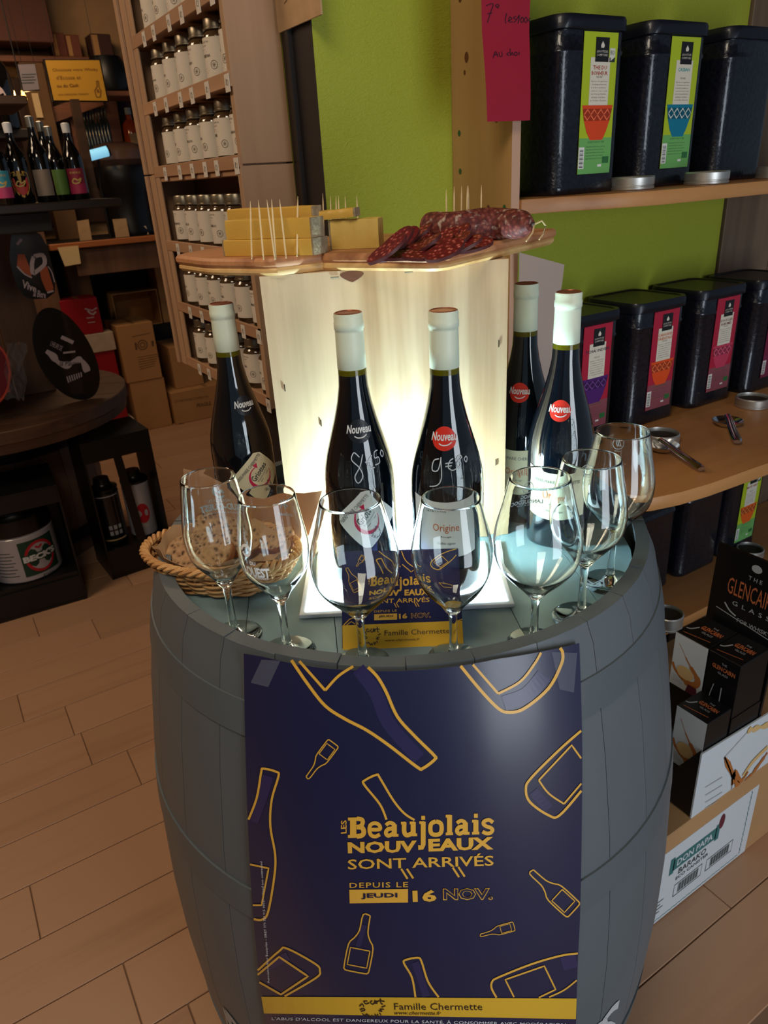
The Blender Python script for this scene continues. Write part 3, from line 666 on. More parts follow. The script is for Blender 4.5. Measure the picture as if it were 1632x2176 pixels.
def cardpx(x, y, off=.0012): return atplane(x, y, A0+NC_*off, NC_)
cardpt = [A0, B0, cardpx(974, 1165, 0), cardpx(726, 1171, 0)]
MB().hexa([p-NC_*.0008 for p in cardpt]+[p+NC_*.0001 for p in cardpt]).build('card_stock', m_cnavy, card)
mid = (cardpt[2]+cardpt[3])/2; ft_ = (A0+B0)/2-NCt*.05
MB().hexa([*(q for q in (mid-UC*.015-NC_*.001, mid+UC*.015-NC_*.001, ft_+UC*.02, ft_-UC*.02)), *(q for q in (mid-UC*.015-NC_*.0016, mid+UC*.015-NC_*.0016, ft_+UC*.02-NCt*.0006, ft_-UC*.02-NCt*.0006))]).build('strut', m_cnavy, card)
def K(u, v): return (680+u/4.8, 1140+v/4.8)
kf = lambda o: (lambda x, y: cardpx(*K(x, y), o))
gb = MB(); kg = kf(.0007)
def kl(pts, wd, sm=4): stroke(gb, pts, wd, kg, sm)
for tip, base, hw, wd in (((375, 312), (447, 196), 24, 5), ((272, 335), (385, 560), 48, 6)):
    o__, l_ = bottle_shape(tip, base, hw); kl(o__, wd, 3); kl(l_, wd*.8, 0)
kl([(655, 400), (625, 320), (588, 250), (592, 232), (635, 222), (650, 240), (690, 320), (730, 360), (770, 384)], 12)
kl([(612, 145), (680, 195), (760, 240), (800, 285), (820, 310)], 9); kl([(832, 150), (870, 240), (945, 305), (1003, 318)], 9); kl([(840, 285), (930, 362), (952, 345)], 9, 0)
kl([(1392, 125), (1290, 155), (1200, 200), (1130, 260), (1118, 300), (1140, 335), (1195, 355), (1240, 335), (1330, 260), (1392, 190)], 9); kl([(1238, 200), (1150, 270), (1222, 330), (1305, 268), (1238, 200)], 8, 0)
kl([(1200, 475), (1250, 520), (1340, 528), (1350, 500), (1270, 480), (1200, 475)], 5, 0)
kl([(240, 905), (300, 845), (340, 830)], 9, 0); kl([(270, 905), (320, 868), (360, 895)], 8, 0); kl([(1400, 860), (1455, 842)], 8, 0)
slab(gb, kg, 520, 1112, 512, 428, .045, 20)
text_on(gb, 'LES', [(516, 492), (516, 440), (498, 442), (498, 494)], kg, bold=.02)
text_on(gb, 'NOUV', [(512, 612), (812, 606), (812, 540), (512, 560)], kg, bold=.045); text_on(gb, 'EAUX', [(862, 604), (1110, 598), (1110, 530), (862, 542)], kg, bold=.045)
text_on(gb, 'SONT ARRIVÉS', [(512, 684), (1118, 668), (1118, 612), (512, 630)], kg, bold=.012)
for q in (((755, 678), (780, 724)), ((778, 678), (804, 722)), ((960, 668), (986, 716)), ((983, 668), (1010, 714))): kl(q, 8, 0)
text_on(gb, 'DEPUIS LE', [(552, 776), (782, 766), (782, 744), (552, 754)], kg, spacing=1.15); patch(gb, [(552, 855), (786, 847), (786, 785), (552, 793)], kg)
text_on(gb, '16', [(806, 842), (890, 836), (890, 782), (804, 788)], kg, bold=.04); text_on(gb, 'NOV.', [(928, 836), (1130, 828), (1130, 774), (928, 782)], kg, bold=.05)
gb.build('gold_print', m_cgold, card)
yb = MB(); patch(yb, [(232, 1166), (1466, 1118), (1450, 858), (228, 908)], kg); yb.build('yellow_band', m_cyel, card)
ik = MB(); k2 = kf(.0012); text_on(ik, 'Famille Chermette', [(658, 1012), (1322, 986), (1320, 935), (658, 958)], k2); text_on(ik, 'www.chermette.fr', [(662, 1072), (1018, 1058), (1020, 1034), (664, 1046)], k2, shear=.3)
text_on(ik, 'JEUDI', [(598, 832), (744, 826), (744, 800), (598, 806)], k2, bold=.03); logo(ik, k2, 530, 1020, 1.7, 2.1, 9)
ik.build('dark_print', m_ink, card)
nb = MB(); text_on(nb, 'NOV.', [(933, 832), (1126, 824), (1126, 778), (933, 786)], k2, bold=.012); nb.build('navy_print', m_cnavy, card)
# ================================================================ CUTTING BOARD AND WHAT LIES ON IT
ZB0, ZB = CT+.0005, CT+.0180
m_board = wood('red_brown_board', (194, 134, 88), (132, 76, 46), 'x', 40, .5, 4.0, .5)
m_board_lit = wood('led_lit_board_wood', (226, 184, 120), (190, 138, 80), 'x', 40, .5, 4, .4)  # board wood paled mostly for LED light from below, put into its colour
cb = thing('cutting_board', 'thick wooden cutting board with a zigzag front edge lying on the crate', 'cutting board', (.46, .74, ZB0))
OUT = [(.268, .890), (.274, .815), (.281, .795), (.312, .735), (.322, .726), (.374, .722), (.432, .608), (.440, .599), (.452, .598), (.678, .686), (.690, .694), (.690, .704), (.672, .772), (.655, .790), (.585, .830), (.545, .905), (.520, .925), (.420, .985), (.395, .985), (.280, .905)]
MB().prism(OUT, ZB0+.0076, ZB, .0030).build('board', m_board, cb, True, 35); MB().prism([(p[0]+(.46-p[0])*.012, p[1]+(.74-p[1])*.012) for p in OUT], ZB0, ZB0+.0088, .0030).build('lit_lower_edge', m_board_lit, cb, True, 35)  # lower layer paints the LED-lit bevel along the bottom edge
# shallow routed groove lines on the board are real grooves: thin dark inlays
def bp(x, y, z=None): return atz(x, y, ZB if z is None else z)
m_chs = mat('yellow_cheese', (204, 160, 70), .45, bump=.25, bscale=160, sss=.15); m_chs2 = mat('pale_cheese', (212, 178, 92), .5, bump=.3, bscale=120, sss=.15)
m_rind = mat('grey_cheese_rind', (150, 132, 104), .85, bump=.8, bscale=220, var=.3, vscale=60)
VT = Vector((math.sin(yaw), -math.cos(yaw), 0))   # across the view
VD = Vector((math.cos(yaw), math.sin(yaw), 0))
def slab_between(name, pl, pr, z0, h, dep, m_, lab, grp, dz=0, rind=(1, 0), tilt=0):
    """a cheese slab whose base front edge runs between two points; rind strip at the ends asked for"""
    a, b = Vector((pl.x, pl.y, 0)), Vector((pr.x, pr.y, 0)); L = (b-a).length; T = (b-a).normalized(); D = Vector((-T.y, T.x, 0))
    if D.dot(VD) < 0: D = -D
    t = thing(name, lab, 'cheese', (a.x, a.y, z0), grp); e = .0035; n = 10
    def q(u, d, z): return a+T*u+D*d+Vector((0, 0, z0+z+tilt*u))
    G_ = []
    mb = MB()
    ring = []
    for i in range(n+1):
        u = L*i/n; w_ = .0006*math.sin(i*1.9); ring.append([q(u, w_, 0), q(u, -.0008+w_, h*.5), q(u, w_, h-.001), q(u, .0012, h), q(u, dep-.001, h+.0004*math.sin(i)), q(u, dep, h-.001), q(u, dep, 0)])
    k = 7; P = [p for r in ring for p in r]; fs = [(i*k+j, (i+1)*k+j, (i+1)*k+(j+1) % k, i*k+(j+1) % k) for i in range(n) for j in range(k)]
    fs += [tuple(range(k)), tuple(n*k+j for j in range(k-1, -1, -1))]
    mb.add(P, fs); mb.build('paste', m_, t, True, 35)
    for side in (0, 1):
        if rind[side]:
            u0, u1 = ((-.0022, -.0001), (L+.0001, L+.0024))[side]
            MB().hexa([q(u0, 0, 0), q(u1, 0, 0), q(u1, dep, 0), q(u0, dep, 0), q(u0, 0, h), q(u1, 0, h), q(u1, dep, h), q(u0, dep, h)]).build('rind', m_rind, t)
    return t
PL, PRr = bp(479, 545), bp(664, 543)
CG = 'slabs of cheese on the cutting board'
slab_between('cheese_slab', PL, PRr, ZB+.0003, .0165, .030, m_chs, 'yellow cheese slab lying lowest in the toothpick side stack', CG, rind=(1, 1))
PL2, PR2 = PL+VT*.004+VD*.002, PRr+VT*.000+VD*.002
slab_between('cheese_slab', PL2, PR2, ZB+.0172, .0195, .024, m_chs, 'yellow cheese slab lying on top of the lowest slab, rind at its end', CG, rind=(0, 1))
slab_between('cheese_slab', PL+VD*.042+VT*.001, PRr+VD*.042-VT*.0, ZB+.0003, .046, .018, m_chs, 'tall yellow cheese slab standing behind the stack of two', CG, rind=(0, 1))
pa, pb = bp(706, 531), bp(806, 527)
slab_between('cheese_slab', pa, pb, ZB+.0003, .030, .026, m_chs2, 'pale holed cheese slab between the cheese stack and the sliced sausage', CG, rind=(1, 0))
slab_between('cheese_slab', pa-VT*.016+VD*.001, pb-VT*.026+VD*.001, ZB+.0308, .009, .018, m_chs, 'small tilted cheese piece lying on the pale holed slab', CG, tilt=.05, rind=(0, 1))
m_pick = mat('birch_toothpick', (222, 196, 150), .6)
def pick(bx, by, tx, ty, lab, z0=None, r=.00095, L=None):
    b = bp(bx, by, z0); dd = (b-EYE).dot(FW); t_ = EYE+ray(tx, ty)*dd; t_ = b+(t_-b).normalized()*min((t_-b).length, .085)
    o = MB().tube([b+Vector((0, 0, .0002)), b+(t_-b)*.06, b+(t_-b)*.8, t_], [r*.7, r, r, r*.15], 8).build('toothpick', m_pick, None, True)
    return tag(o, lab, 'toothpick', 'toothpicks standing on the cutting board')
W1 = ['first', 'second', 'third', 'fourth', 'fifth', 'sixth', 'seventh', 'eighth', 'ninth', 'tenth', 'eleventh', 'twelfth', 'thirteenth', 'fourteenth']
for i, (a_, b_, c_, d_) in enumerate([(535, 551, 532, 427), (560, 552, 549, 425), (584, 552, 567, 424), (586, 551, 577, 423), (608, 549, 594, 423), (631, 545, 633, 417)]):
    pick(a_, b_, c_, d_, 'pale wooden toothpick in front of the cheese stack, %s from its free end' % W1[i])
for i, (a_, b_, c_, d_) in enumerate([(689, 521, 686, 411), (705, 520, 702, 416), (716, 521, 714, 416), (723, 520, 719, 415), (738, 520, 733, 416), (763, 519, 758, 415)]):
    pick(a_, b_, c_, d_, 'wooden toothpick behind the pale holed cheese, %s from the stack' % W1[i], r=.0008)
for i, (a_, b_, c_, d_) in enumerate([(950, 512, 948, 402), (965, 512, 965, 396), (980, 511, 981, 395), (992, 512, 993, 394), (997, 511, 995, 395), (1022, 511, 1023, 393)]):
    pick(a_, b_, c_, d_, 'wooden toothpick behind the dried sausage, %s from the cheese side' % W1[i], r=.0008)
def sausage_mat(name, c1, c2, c3, sc_, rough=.35, white=0):
    m = bpy.data.materials.new(name); m.use_nodes = True; nt = m.node_tree; b = nt.nodes['Principled BSDF']; b.inputs['Roughness'].default_value = rough
    tc = nt.nodes.new('ShaderNodeTexCoord'); v = nt.nodes.new('ShaderNodeTexVoronoi'); v.inputs['Scale'].default_value = sc_; n = nt.nodes.new('ShaderNodeTexNoise'); n.inputs['Scale'].default_value = sc_*.6; n.inputs['Detail'].default_value = 5
    r = nt.nodes.new('ShaderNodeValToRGB'); e = r.color_ramp.elements; e[0].position = .18; e[0].color = lin(c3); e[1].position = .75; e[1].color = lin(c2); x = e.new(.38); x.color = lin(c1)
    nt.links.new(tc.outputs['Object'], v.inputs[0]); nt.links.new(tc.outputs['Object'], n.inputs[0]); nt.links.new(v.outputs['Distance'], r.inputs[0]); out = r.outputs[0]
    if white:
        r2 = nt.nodes.new('ShaderNodeValToRGB'); r2.color_ramp.elements[0].position = .57; r2.color_ramp.elements[1].position = .72; mx = nt.nodes.new('ShaderNodeMix'); mx.data_type = 'RGBA'
        nt.links.new(n.outputs[0], r2.inputs[0]); nt.links.new(r2.outputs[0], mx.inputs[0]); nt.links.new(out, mx.inputs[6]); mx.inputs[7].default_value = lin((186, 164, 148)); out = mx.outputs[2]
    nt.links.new(out, b.inputs['Base Color']); b.inputs['Specular IOR Level'].default_value = .25; bm = nt.nodes.new('ShaderNodeBump'); bm.inputs['Strength'].default_value = .6; bm.inputs['Distance'].default_value = .001
    nt.links.new(n.outputs[0], bm.inputs['Height']); nt.links.new(bm.outputs[0], b.inputs['Normal']); return m
m_sau = sausage_mat('dried_sausage_skin', (112, 50, 44), (78, 34, 32), (132, 78, 66), 210, .6, 1); m_slc = sausage_mat('sausage_cut_face', (112, 22, 28), (84, 14, 22), (186, 104, 92), 210, .5); m_skin = mat('sausage_skin_edge', (84, 30, 30), .5)
sau = thing('dried_sausage', 'whole dried sausage dusted white behind the cut slices', 'sausage', bp(1020, 515))
pts = []; rs = []
for k in range(15):
    t_ = k/14; px = 915+t_*212; py = 481-t_*5+2.0*math.sin(t_*7); pts.append(atz(px, py, ZB+.0165)); rs.append(.0162*(1-.06*math.sin(t_*9)) if .07 < t_ < .9 else (.0150 if t_ < .07 else .0162*(1-(t_-.9)*6.2)))
MB().tube(pts, rs, 20).build('body', m_sau, sau, True, 50)
cl = pts[-1]; mb = MB()
mb.tube([cl+VT*.001, cl+VT*.004], .0022, 10).build('clip', m_metal, sau)
m_str = mat('jute_string', (196, 170, 128), .85)
p0 = cl+VT*.004
S1 = [p0, p0+VT*.008+Vector((0, 0, .003)), p0+VT*.012+Vector((0, 0, -.002)), p0+VT*.010+Vector((0, 0, -.010)), p0+VT*.004-VD*.008+Vector((0, 0, -.0145))]
S2 = [p0, p0-VT*.004-VD*.012+Vector((0, 0, -.007)), p0-VT*.012-VD*.020+Vector((0, 0, -.0145))]
MB().tube(S1, .0009, 6).tube(S2, .0009, 6).build('string', m_str, sau, True)
SL = [(822, 532, 50, 0), (838, 522, 62, 6), (858, 512, 55, 12), (882, 505, 52, -6), (905, 500, 48, 4), (925, 497, 50, 10), (850, 537, 8, 0), (875, 534, 18, 6), (897, 527, 46, -10), (918, 521, 38, 5), (940, 512, 46, 8), (958, 522, 42, -6), (905, 538, 6, 4), (945, 532, 34, 10), (975, 524, 30, -5), (1002, 521, 14, 6), (965, 505, 55, 0), (948, 492, 60, 8)]
for i, (px, py, tl, tw) in enumerate(SL):
    r_ = .0170+.0014*math.sin(i*2.3); tl = tl*.62; c_ = bp(px, py-2 if tl > 25 else py, ZB+.004+r_*.62*math.sin(math.radians(tl)))
    c_ = Vector((c_.x, c_.y, c_.z)); t = thing('sausage_slice', ('slice of dried sausage in the pile, %s counted from the cheese' % W1[i]) if i < 14 else 'slice of dried sausage near the whole sausage, %s one' % ['lowest', 'outermost', 'upper', 'topmost'][i-14], 'sausage slice', c_, 'slices of dried sausage')
    M = Matrix.Rotation(math.radians(tw*2)+yaw-PI/2, 3, 'Z') @ Matrix.Rotation(math.radians(-tl), 3, 'Y') @ Matrix.Rotation(math.radians(14), 3, 'X'); n = 22; th = .0016
    ring = lambda rr, z: [c_+M @ Vector((rr*1.28*math.cos(2*PI*q/n), rr*(.9+.05*math.sin(3*2*PI*q/n+i))*math.sin(2*PI*q/n), z)) for q in range(n)]
    MB().add(ring(r_*.97, th)+ring(r_*.97, -th), [tuple(range(n)), tuple(range(2*n-1, n-1, -1))]).build('cut_face', m_slc, t)
    A_, B_ = ring(r_, th*.9), ring(r_, -th*.9); MB().add(ring(r_*.97, th)+A_+B_+ring(r_*.97, -th), [(k*n+q, (k+1)*n+q, (k+1)*n+(q+1) % n, k*n+(q+1) % n) for k in range(3) for q in range(n)]).build('skin', m_skin, t, True)

# ================================================================ BREAD BASKET
BK = Vector((.222, .742, ZH)); ax = Vector((.69, -.72, 0)).normalized(); ay = Vector((.72, .69, 0)).normalized(); SA, SB = .097, .063
def bk(a_, s_, z): return BK+ax*(SA*s_*math.cos(a_))+ay*(SB*s_*math.sin(a_))+Vector((0, 0, z))
m_wick = wood('wicker_cane', (222, 172, 112), (184, 126, 72), 'x', 60, .5, 3, .6, .12)
bas = thing('bread_basket', 'oval wicker bread basket at the edge of the barrel top', 'basket', BK)
HB = .040
def flare(z): return .72+.28*(z/HB)**.8
MB().add([bk(2*PI*i/40, .70, .002) for i in range(40)]+[bk(2*PI*i/40, .70, .0045) for i in range(40)], [tuple(range(39, -1, -1)), tuple(range(40, 80))]+[(i, (i+1) % 40, 40+(i+1) % 40, 40+i) for i in range(40)]).build('base', m_wick, bas)
NSt = 26
for i in range(NSt):
    a_ = 2*PI*i/NSt; MB().tube([bk(a_, flare(z), z+.002) for z in (0, .010, .020, .030, .040)], .0016, 5).build('stake', m_wick, bas, True)
for r_ in range(9):
    z = .005+r_*.0038; P = []
    for k in range(NSt*4+1):
        a_ = 2*PI*k/(NSt*4); wv = .0030*math.cos(a_*NSt/2+(PI if r_ % 2 else 0)); s_ = flare(z); P.append(bk(a_, s_+wv/.08, z+.0004*math.sin(a_*7+r_)))
    MB().tube(P, .0020, 6, False).build('strand', m_wick, bas, True)
for ph in range(3):
    P = []
    for k in range(161):
        a_ = 2*PI*k/160; b_ = a_*18+ph*2*PI/3; P.append(bk(a_, 1.0+.0035*math.cos(b_)/.08, HB+.0005+.0032*math.sin(b_)))
    MB().tube(P, .0026, 6, False).build('rim_strand', m_wick, bas, True)
m_kraft = mat('kraft_paper', (170, 124, 88), .8, bump=.3, bscale=40)
m_kraft2 = mat('unbleached_napkin', (186, 150, 112), .85, bump=.4, bscale=60)
def vplane(P0): return lambda x, y: atplane(x, y, P0, -VD)
VP = vplane(Vector((.262, .792, 0)))
top = [(389, 996), (430, 1008), (478, 1026), (520, 1052), (560, 1058), (596, 1040), (612, 1028), (650, 1022), (688, 1017)]
bot = [(405, 1128), (435, 1140), (470, 1140), (510, 1140), (560, 1140), (596, 1135), (612, 1130), (640, 1130), (662, 1100)]
G_ = []
for j in range(7):
    G_.append([VP(a_[0]*(1-j/6)+b_[0]*j/6, a_[1]*(1-j/6)+b_[1]*j/6)+VD*(.003*math.sin(i*1.7)-.010*j/6-(0, 0, 0, 0, .004, .014, .024, .036, .040)[i]) for i, (a_, b_) in enumerate(zip(top, bot))])
kb = MB().sheet([r[::-1] for r in G_], .0004).build('paper_bag', m_kraft, None, True, 50); tag(kb, 'brown kraft paper bag standing open at the back of the bread basket', 'paper bag')
nap = MB(); G_ = []
for j in range(9):
    s_ = .35+.52*j/8; row = []
    for i in range(41):
        a_ = 2*PI*i/40; row.append(bk(a_, s_*(1+.035*math.sin(a_*9+j)), .008+(.036*(j/8)**2.2 if j < 8 else .038+.007*math.sin(a_*5+1)**3)))
    G_.append(row)
tag(nap.sheet(G_, .0004).build('paper_napkin', m_kraft2, None, True, 50), 'crumpled kraft napkin lining the bread basket', 'napkin')
m_crust = mat('bread_crust', (150, 92, 48), .7, bump=.8, bscale=90, var=.4, vscale=40)
def crumb_mat():
    m = bpy.data.materials.new('bread_crumb'); m.use_nodes = True; nt = m.node_tree; b = nt.nodes['Principled BSDF']; b.inputs['Roughness'].default_value = .9
    tc = nt.nodes.new('ShaderNodeTexCoord'); n = nt.nodes.new('ShaderNodeTexNoise'); n.inputs['Scale'].default_value = 60; n.inputs['Detail'].default_value = 3
    ad = nt.nodes.new('ShaderNodeVectorMath'); ad.operation = 'MULTIPLY_ADD'; ad.inputs[1].default_value = (.012, .012, .012)
    v = nt.nodes.new('ShaderNodeTexVoronoi'); v.inputs['Scale'].default_value = 150; r = nt.nodes.new('ShaderNodeValToRGB'); e = r.color_ramp.elements
    e[0].position = .16; e[0].color = lin((84, 58, 38)); e[1].position = .42; e[1].color = lin((168, 130, 94)); e.new(.9).color = lin((190, 152, 112))
    nt.links.new(tc.outputs['Object'], n.inputs[0]); nt.links.new(n.outputs['Color'], ad.inputs[0]); nt.links.new(tc.outputs['Object'], ad.inputs[2]); nt.links.new(ad.outputs[0], v.inputs[0]); nt.links.new(v.outputs['Distance'], r.inputs[0])
    nt.links.new(r.outputs[0], b.inputs['Base Color']); bm = nt.nodes.new('ShaderNodeBump'); bm.inputs['Strength'].default_value = 1; bm.inputs['Distance'].default_value = .003; nt.links.new(v.outputs['Distance'], bm.inputs['Height']); nt.links.new(bm.outputs[0], b.inputs['Normal']); return m
m_crumb = crumb_mat()
def bread(cpx, cpy, z, L, W_, rz, tx, ty, lab):
    c_ = atz(cpx, cpy, z); M = Matrix.Rotation(rz, 3, 'Z') @ Matrix.Rotation(tx, 3, 'X') @ Matrix.Rotation(ty, 3, 'Y'); n = 40; th = .0065
    t = thing('bread_slice', lab, 'bread slice', c_, 'slices of bread in the basket')
    sh = lambda q, k: (L*math.cos(q)*(1+.03*math.sin(3*q+1)), W_*math.sin(q)*(1+.06*math.cos(2*q)+.025*math.sin(5*q)))
    ring = lambda k, z_: [c_+M @ Vector((*[v*k for v in sh(2*PI*q/n, 0)], z_)) for q in range(n)]
    R1 = []; fs = []
    for z_, fl in ((th, 1), (-th, 0)):
        base = len(R1); R1.append(c_+M @ Vector((0, 0, z_)))
        for k in (.33, .66, .965):
            R1 += [p+M @ Vector((0, 0, random.uniform(-.0009, .0009) if k < .9 else 0)) for p in ring(k, z_)]
        tri = [(base, base+1+q, base+1+(q+1) % n) for q in range(n)]; qd = [(base+1+k*n+q, base+1+(k+1)*n+q, base+1+(k+1)*n+(q+1) % n, base+1+k*n+(q+1) % n) for k in (0, 1) for q in range(n)]
        fs += [f if fl else f[::-1] for f in tri+qd]
    MB().add(R1, fs).build('crumb', m_crumb, t, True, 60)
    P = ring(.965, th)+ring(1.0, th*.8)+ring(1.012, 0)+ring(1.0, -th*.8)+ring(.965, -th)
    MB().add(P, [(k*n+q, k*n+(q+1) % n, (k+1)*n+(q+1) % n, (k+1)*n+q) for k in range(4) for q in range(n)]).build('crust', m_crust, t, True)
bread(505, 1085, ZH+.046, .042, .034, -.6, .5, .3, 'bread slice leaning at the back of the basket under the paper bag')
bread(585, 1140, ZH+.034, .036, .026, -1.1, .5, -.2, 'bread slice at the end of the basket nearest the crate')
bread(480, 1135, ZH+.038, .046, .034, -.75, .45, .25, 'browned bread slice in the middle of the basket')
bread(425, 1178, ZH+.030, .044, .030, -.8, .55, -.05, 'holed bread slice at the front of the basket, nearest the outer rim')

# ================================================================ WOODEN SHELF UNIT WITH TEA TINS
m_pine = wood('honey_pine', (200, 158, 106), (170, 126, 78), 'z', 13, .5, 2.0, .35); m_pinex = wood('honey_pine_shelf', (196, 140, 84), (160, 106, 58), 'x', 16, .45, 3.2, .4); m_pink = mat('planed_pine_edge', (196, 156, 130), .6, bump=.1, bscale=80)
unit = thing('shelf_unit', 'tall pine shelf unit against the green wall holding tea tins', 'shelf', (.838, 1.0, 0))
XP0, XP1, YP = .829, .846, .935
o = MB().b2((XP0, YP+.001, 0), (XP1, 1.0855, 2.25), .0005).build('side_panel', m_pine, unit)
MB().b2((XP0, YP, 0), (XP1, YP+.0008, 2.25)).build('panel_edge', m_pink, unit)
kn = MB()
for y_, z_, r_ in ((1.045, 1.52, .005), (1.05, 1.50, .0025), (.972, 1.43, .0045), (1.06, 1.60, .004), (.99, 1.30, .004)):
    kn.add([(XP0-.0006, y_+r_*math.cos(t*PI/6), z_+r_*1.5*math.sin(t*PI/6)) for t in range(12)], [tuple(range(11, -1, -1))])
kn.build('knot', m_knot, unit)
m_plug = mat('green_plastic_plug', (40, 92, 56), .4)
for px, py in ((976, 283), (978, 364), (1072, 441)):
    c_ = atx(px, py, XP0-.0005); MB().add([(XP0-.001, c_.y+.0035*math.cos(t*PI/6), c_.z+.0045*math.sin(t*PI/6)) for t in range(12)], [tuple(range(11, -1, -1))]).build('screw_plug', m_plug, unit)
ZS1, ZS2, ZS3 = 1.312, .853, .405
def shelf(z, th, name, pts):
    return MB().prism([(x, y) for x, y in pts][::-1], z-th, z, .0015).build(name, m_pinex, unit, True, 35)
shelf(ZS1, .022, 'shelf', [(.8463, 1.0855), (1.594, 1.0855), (2.15, 1.0765), (2.15, .80), (1.6, .822), (1.363, .835), (1.20, .840), (1.05, .850), (.948, .895), (.905, .920), (.8463, .9345)][:1]+[(1.594, 1.0855), (1.596, 1.0765), (2.15, 1.0765), (2.15, .81), (1.6, .820), (1.363, .828), (1.20, .832), (1.06, .842), (.975, .872), (.915, .910), (.8463, .930)])
shelf(ZS2, .024, 'shelf', [(.8463, 1.0855), (1.594, 1.0855), (1.596, 1.0765), (2.15, 1.0765), (2.15, .650), (1.5, .654), (1.204, .660), (1.05, .668), (.985, .676), (.93, .690), (.885, .715), (.858, .760), (.8463, .82)])
shelf(ZS3, .024, 'shelf', [(.8463, 1.0855), (1.594, 1.0855), (1.596, 1.0765), (2.15, 1.0765), (2.15, .825), (1.3, .825), (1.05, .835), (.8463, .86)])
m_tin = mat('black_patterned_tin', (24, 26, 36), .3, .3, bump=.5, bscale=140, var=.45, vscale=150, coat=.5); m_lid = mat('dark_tin_lid', (22, 24, 34), .42, .3, coat=.2)
TW, TD, TH = .160, .146, .255
def rrect(w_, d_, r_, n=5):
    P = []
    for cx, cy, a0 in ((w_/2-r_, -d_/2+r_, -PI/2), (w_/2-r_, d_/2-r_, 0), (-w_/2+r_, d_/2-r_, PI/2), (-w_/2+r_, -d_/2+r_, PI)):
        P += [(cx+r_*math.cos(a0+PI/2*i/n), cy+r_*math.sin(a0+PI/2*i/n)) for i in range(n+1)]
    return P
def loft(rings):
    mb = MB(); n = len(rings[0][0]); P = [(x, y, z) for pl, z in rings for x, y in pl]; fs = [(k*n+i, k*n+(i+1) % n, (k+1)*n+(i+1) % n, (k+1)*n+i) for k in range(len(rings)-1) for i in range(n)]
    return mb.add(P, fs+[tuple(range(n-1, -1, -1)), tuple((len(rings)-1)*n+i for i in range(n))])
def make_tin():
    t = thing('tea_tin', 'tin', 'tin', (0, 0, 0), 'black tea tins on the pine shelves'); cy = TD/2
    S = lambda dw, z: ([(x, y+cy) for x, y in rrect(TW-.008+dw, TD-.008+dw, .022)], z)
    loft([S(-.004, 0), S(0, .003), S(0, .012), S(-.002, .016), S(-.002, .200), S(.001, .203), S(.001, .2065), S(-.002, .2095), S(-.002, .236)]).build('body', m_tin, t, True, 50, world=False)
    L = lambda dw, z: ([(x, y+cy) for x, y in rrect(TW+dw, TD+dw, .026)], z)
    loft([L(-.002, .2335), L(0, .2345), L(0, .249), L(-.003, .2535), L(-.014, .2535), L(-.016, .2515)]).build('lid', m_lid, t, True, 50, world=False)
    return t
LBC = {}
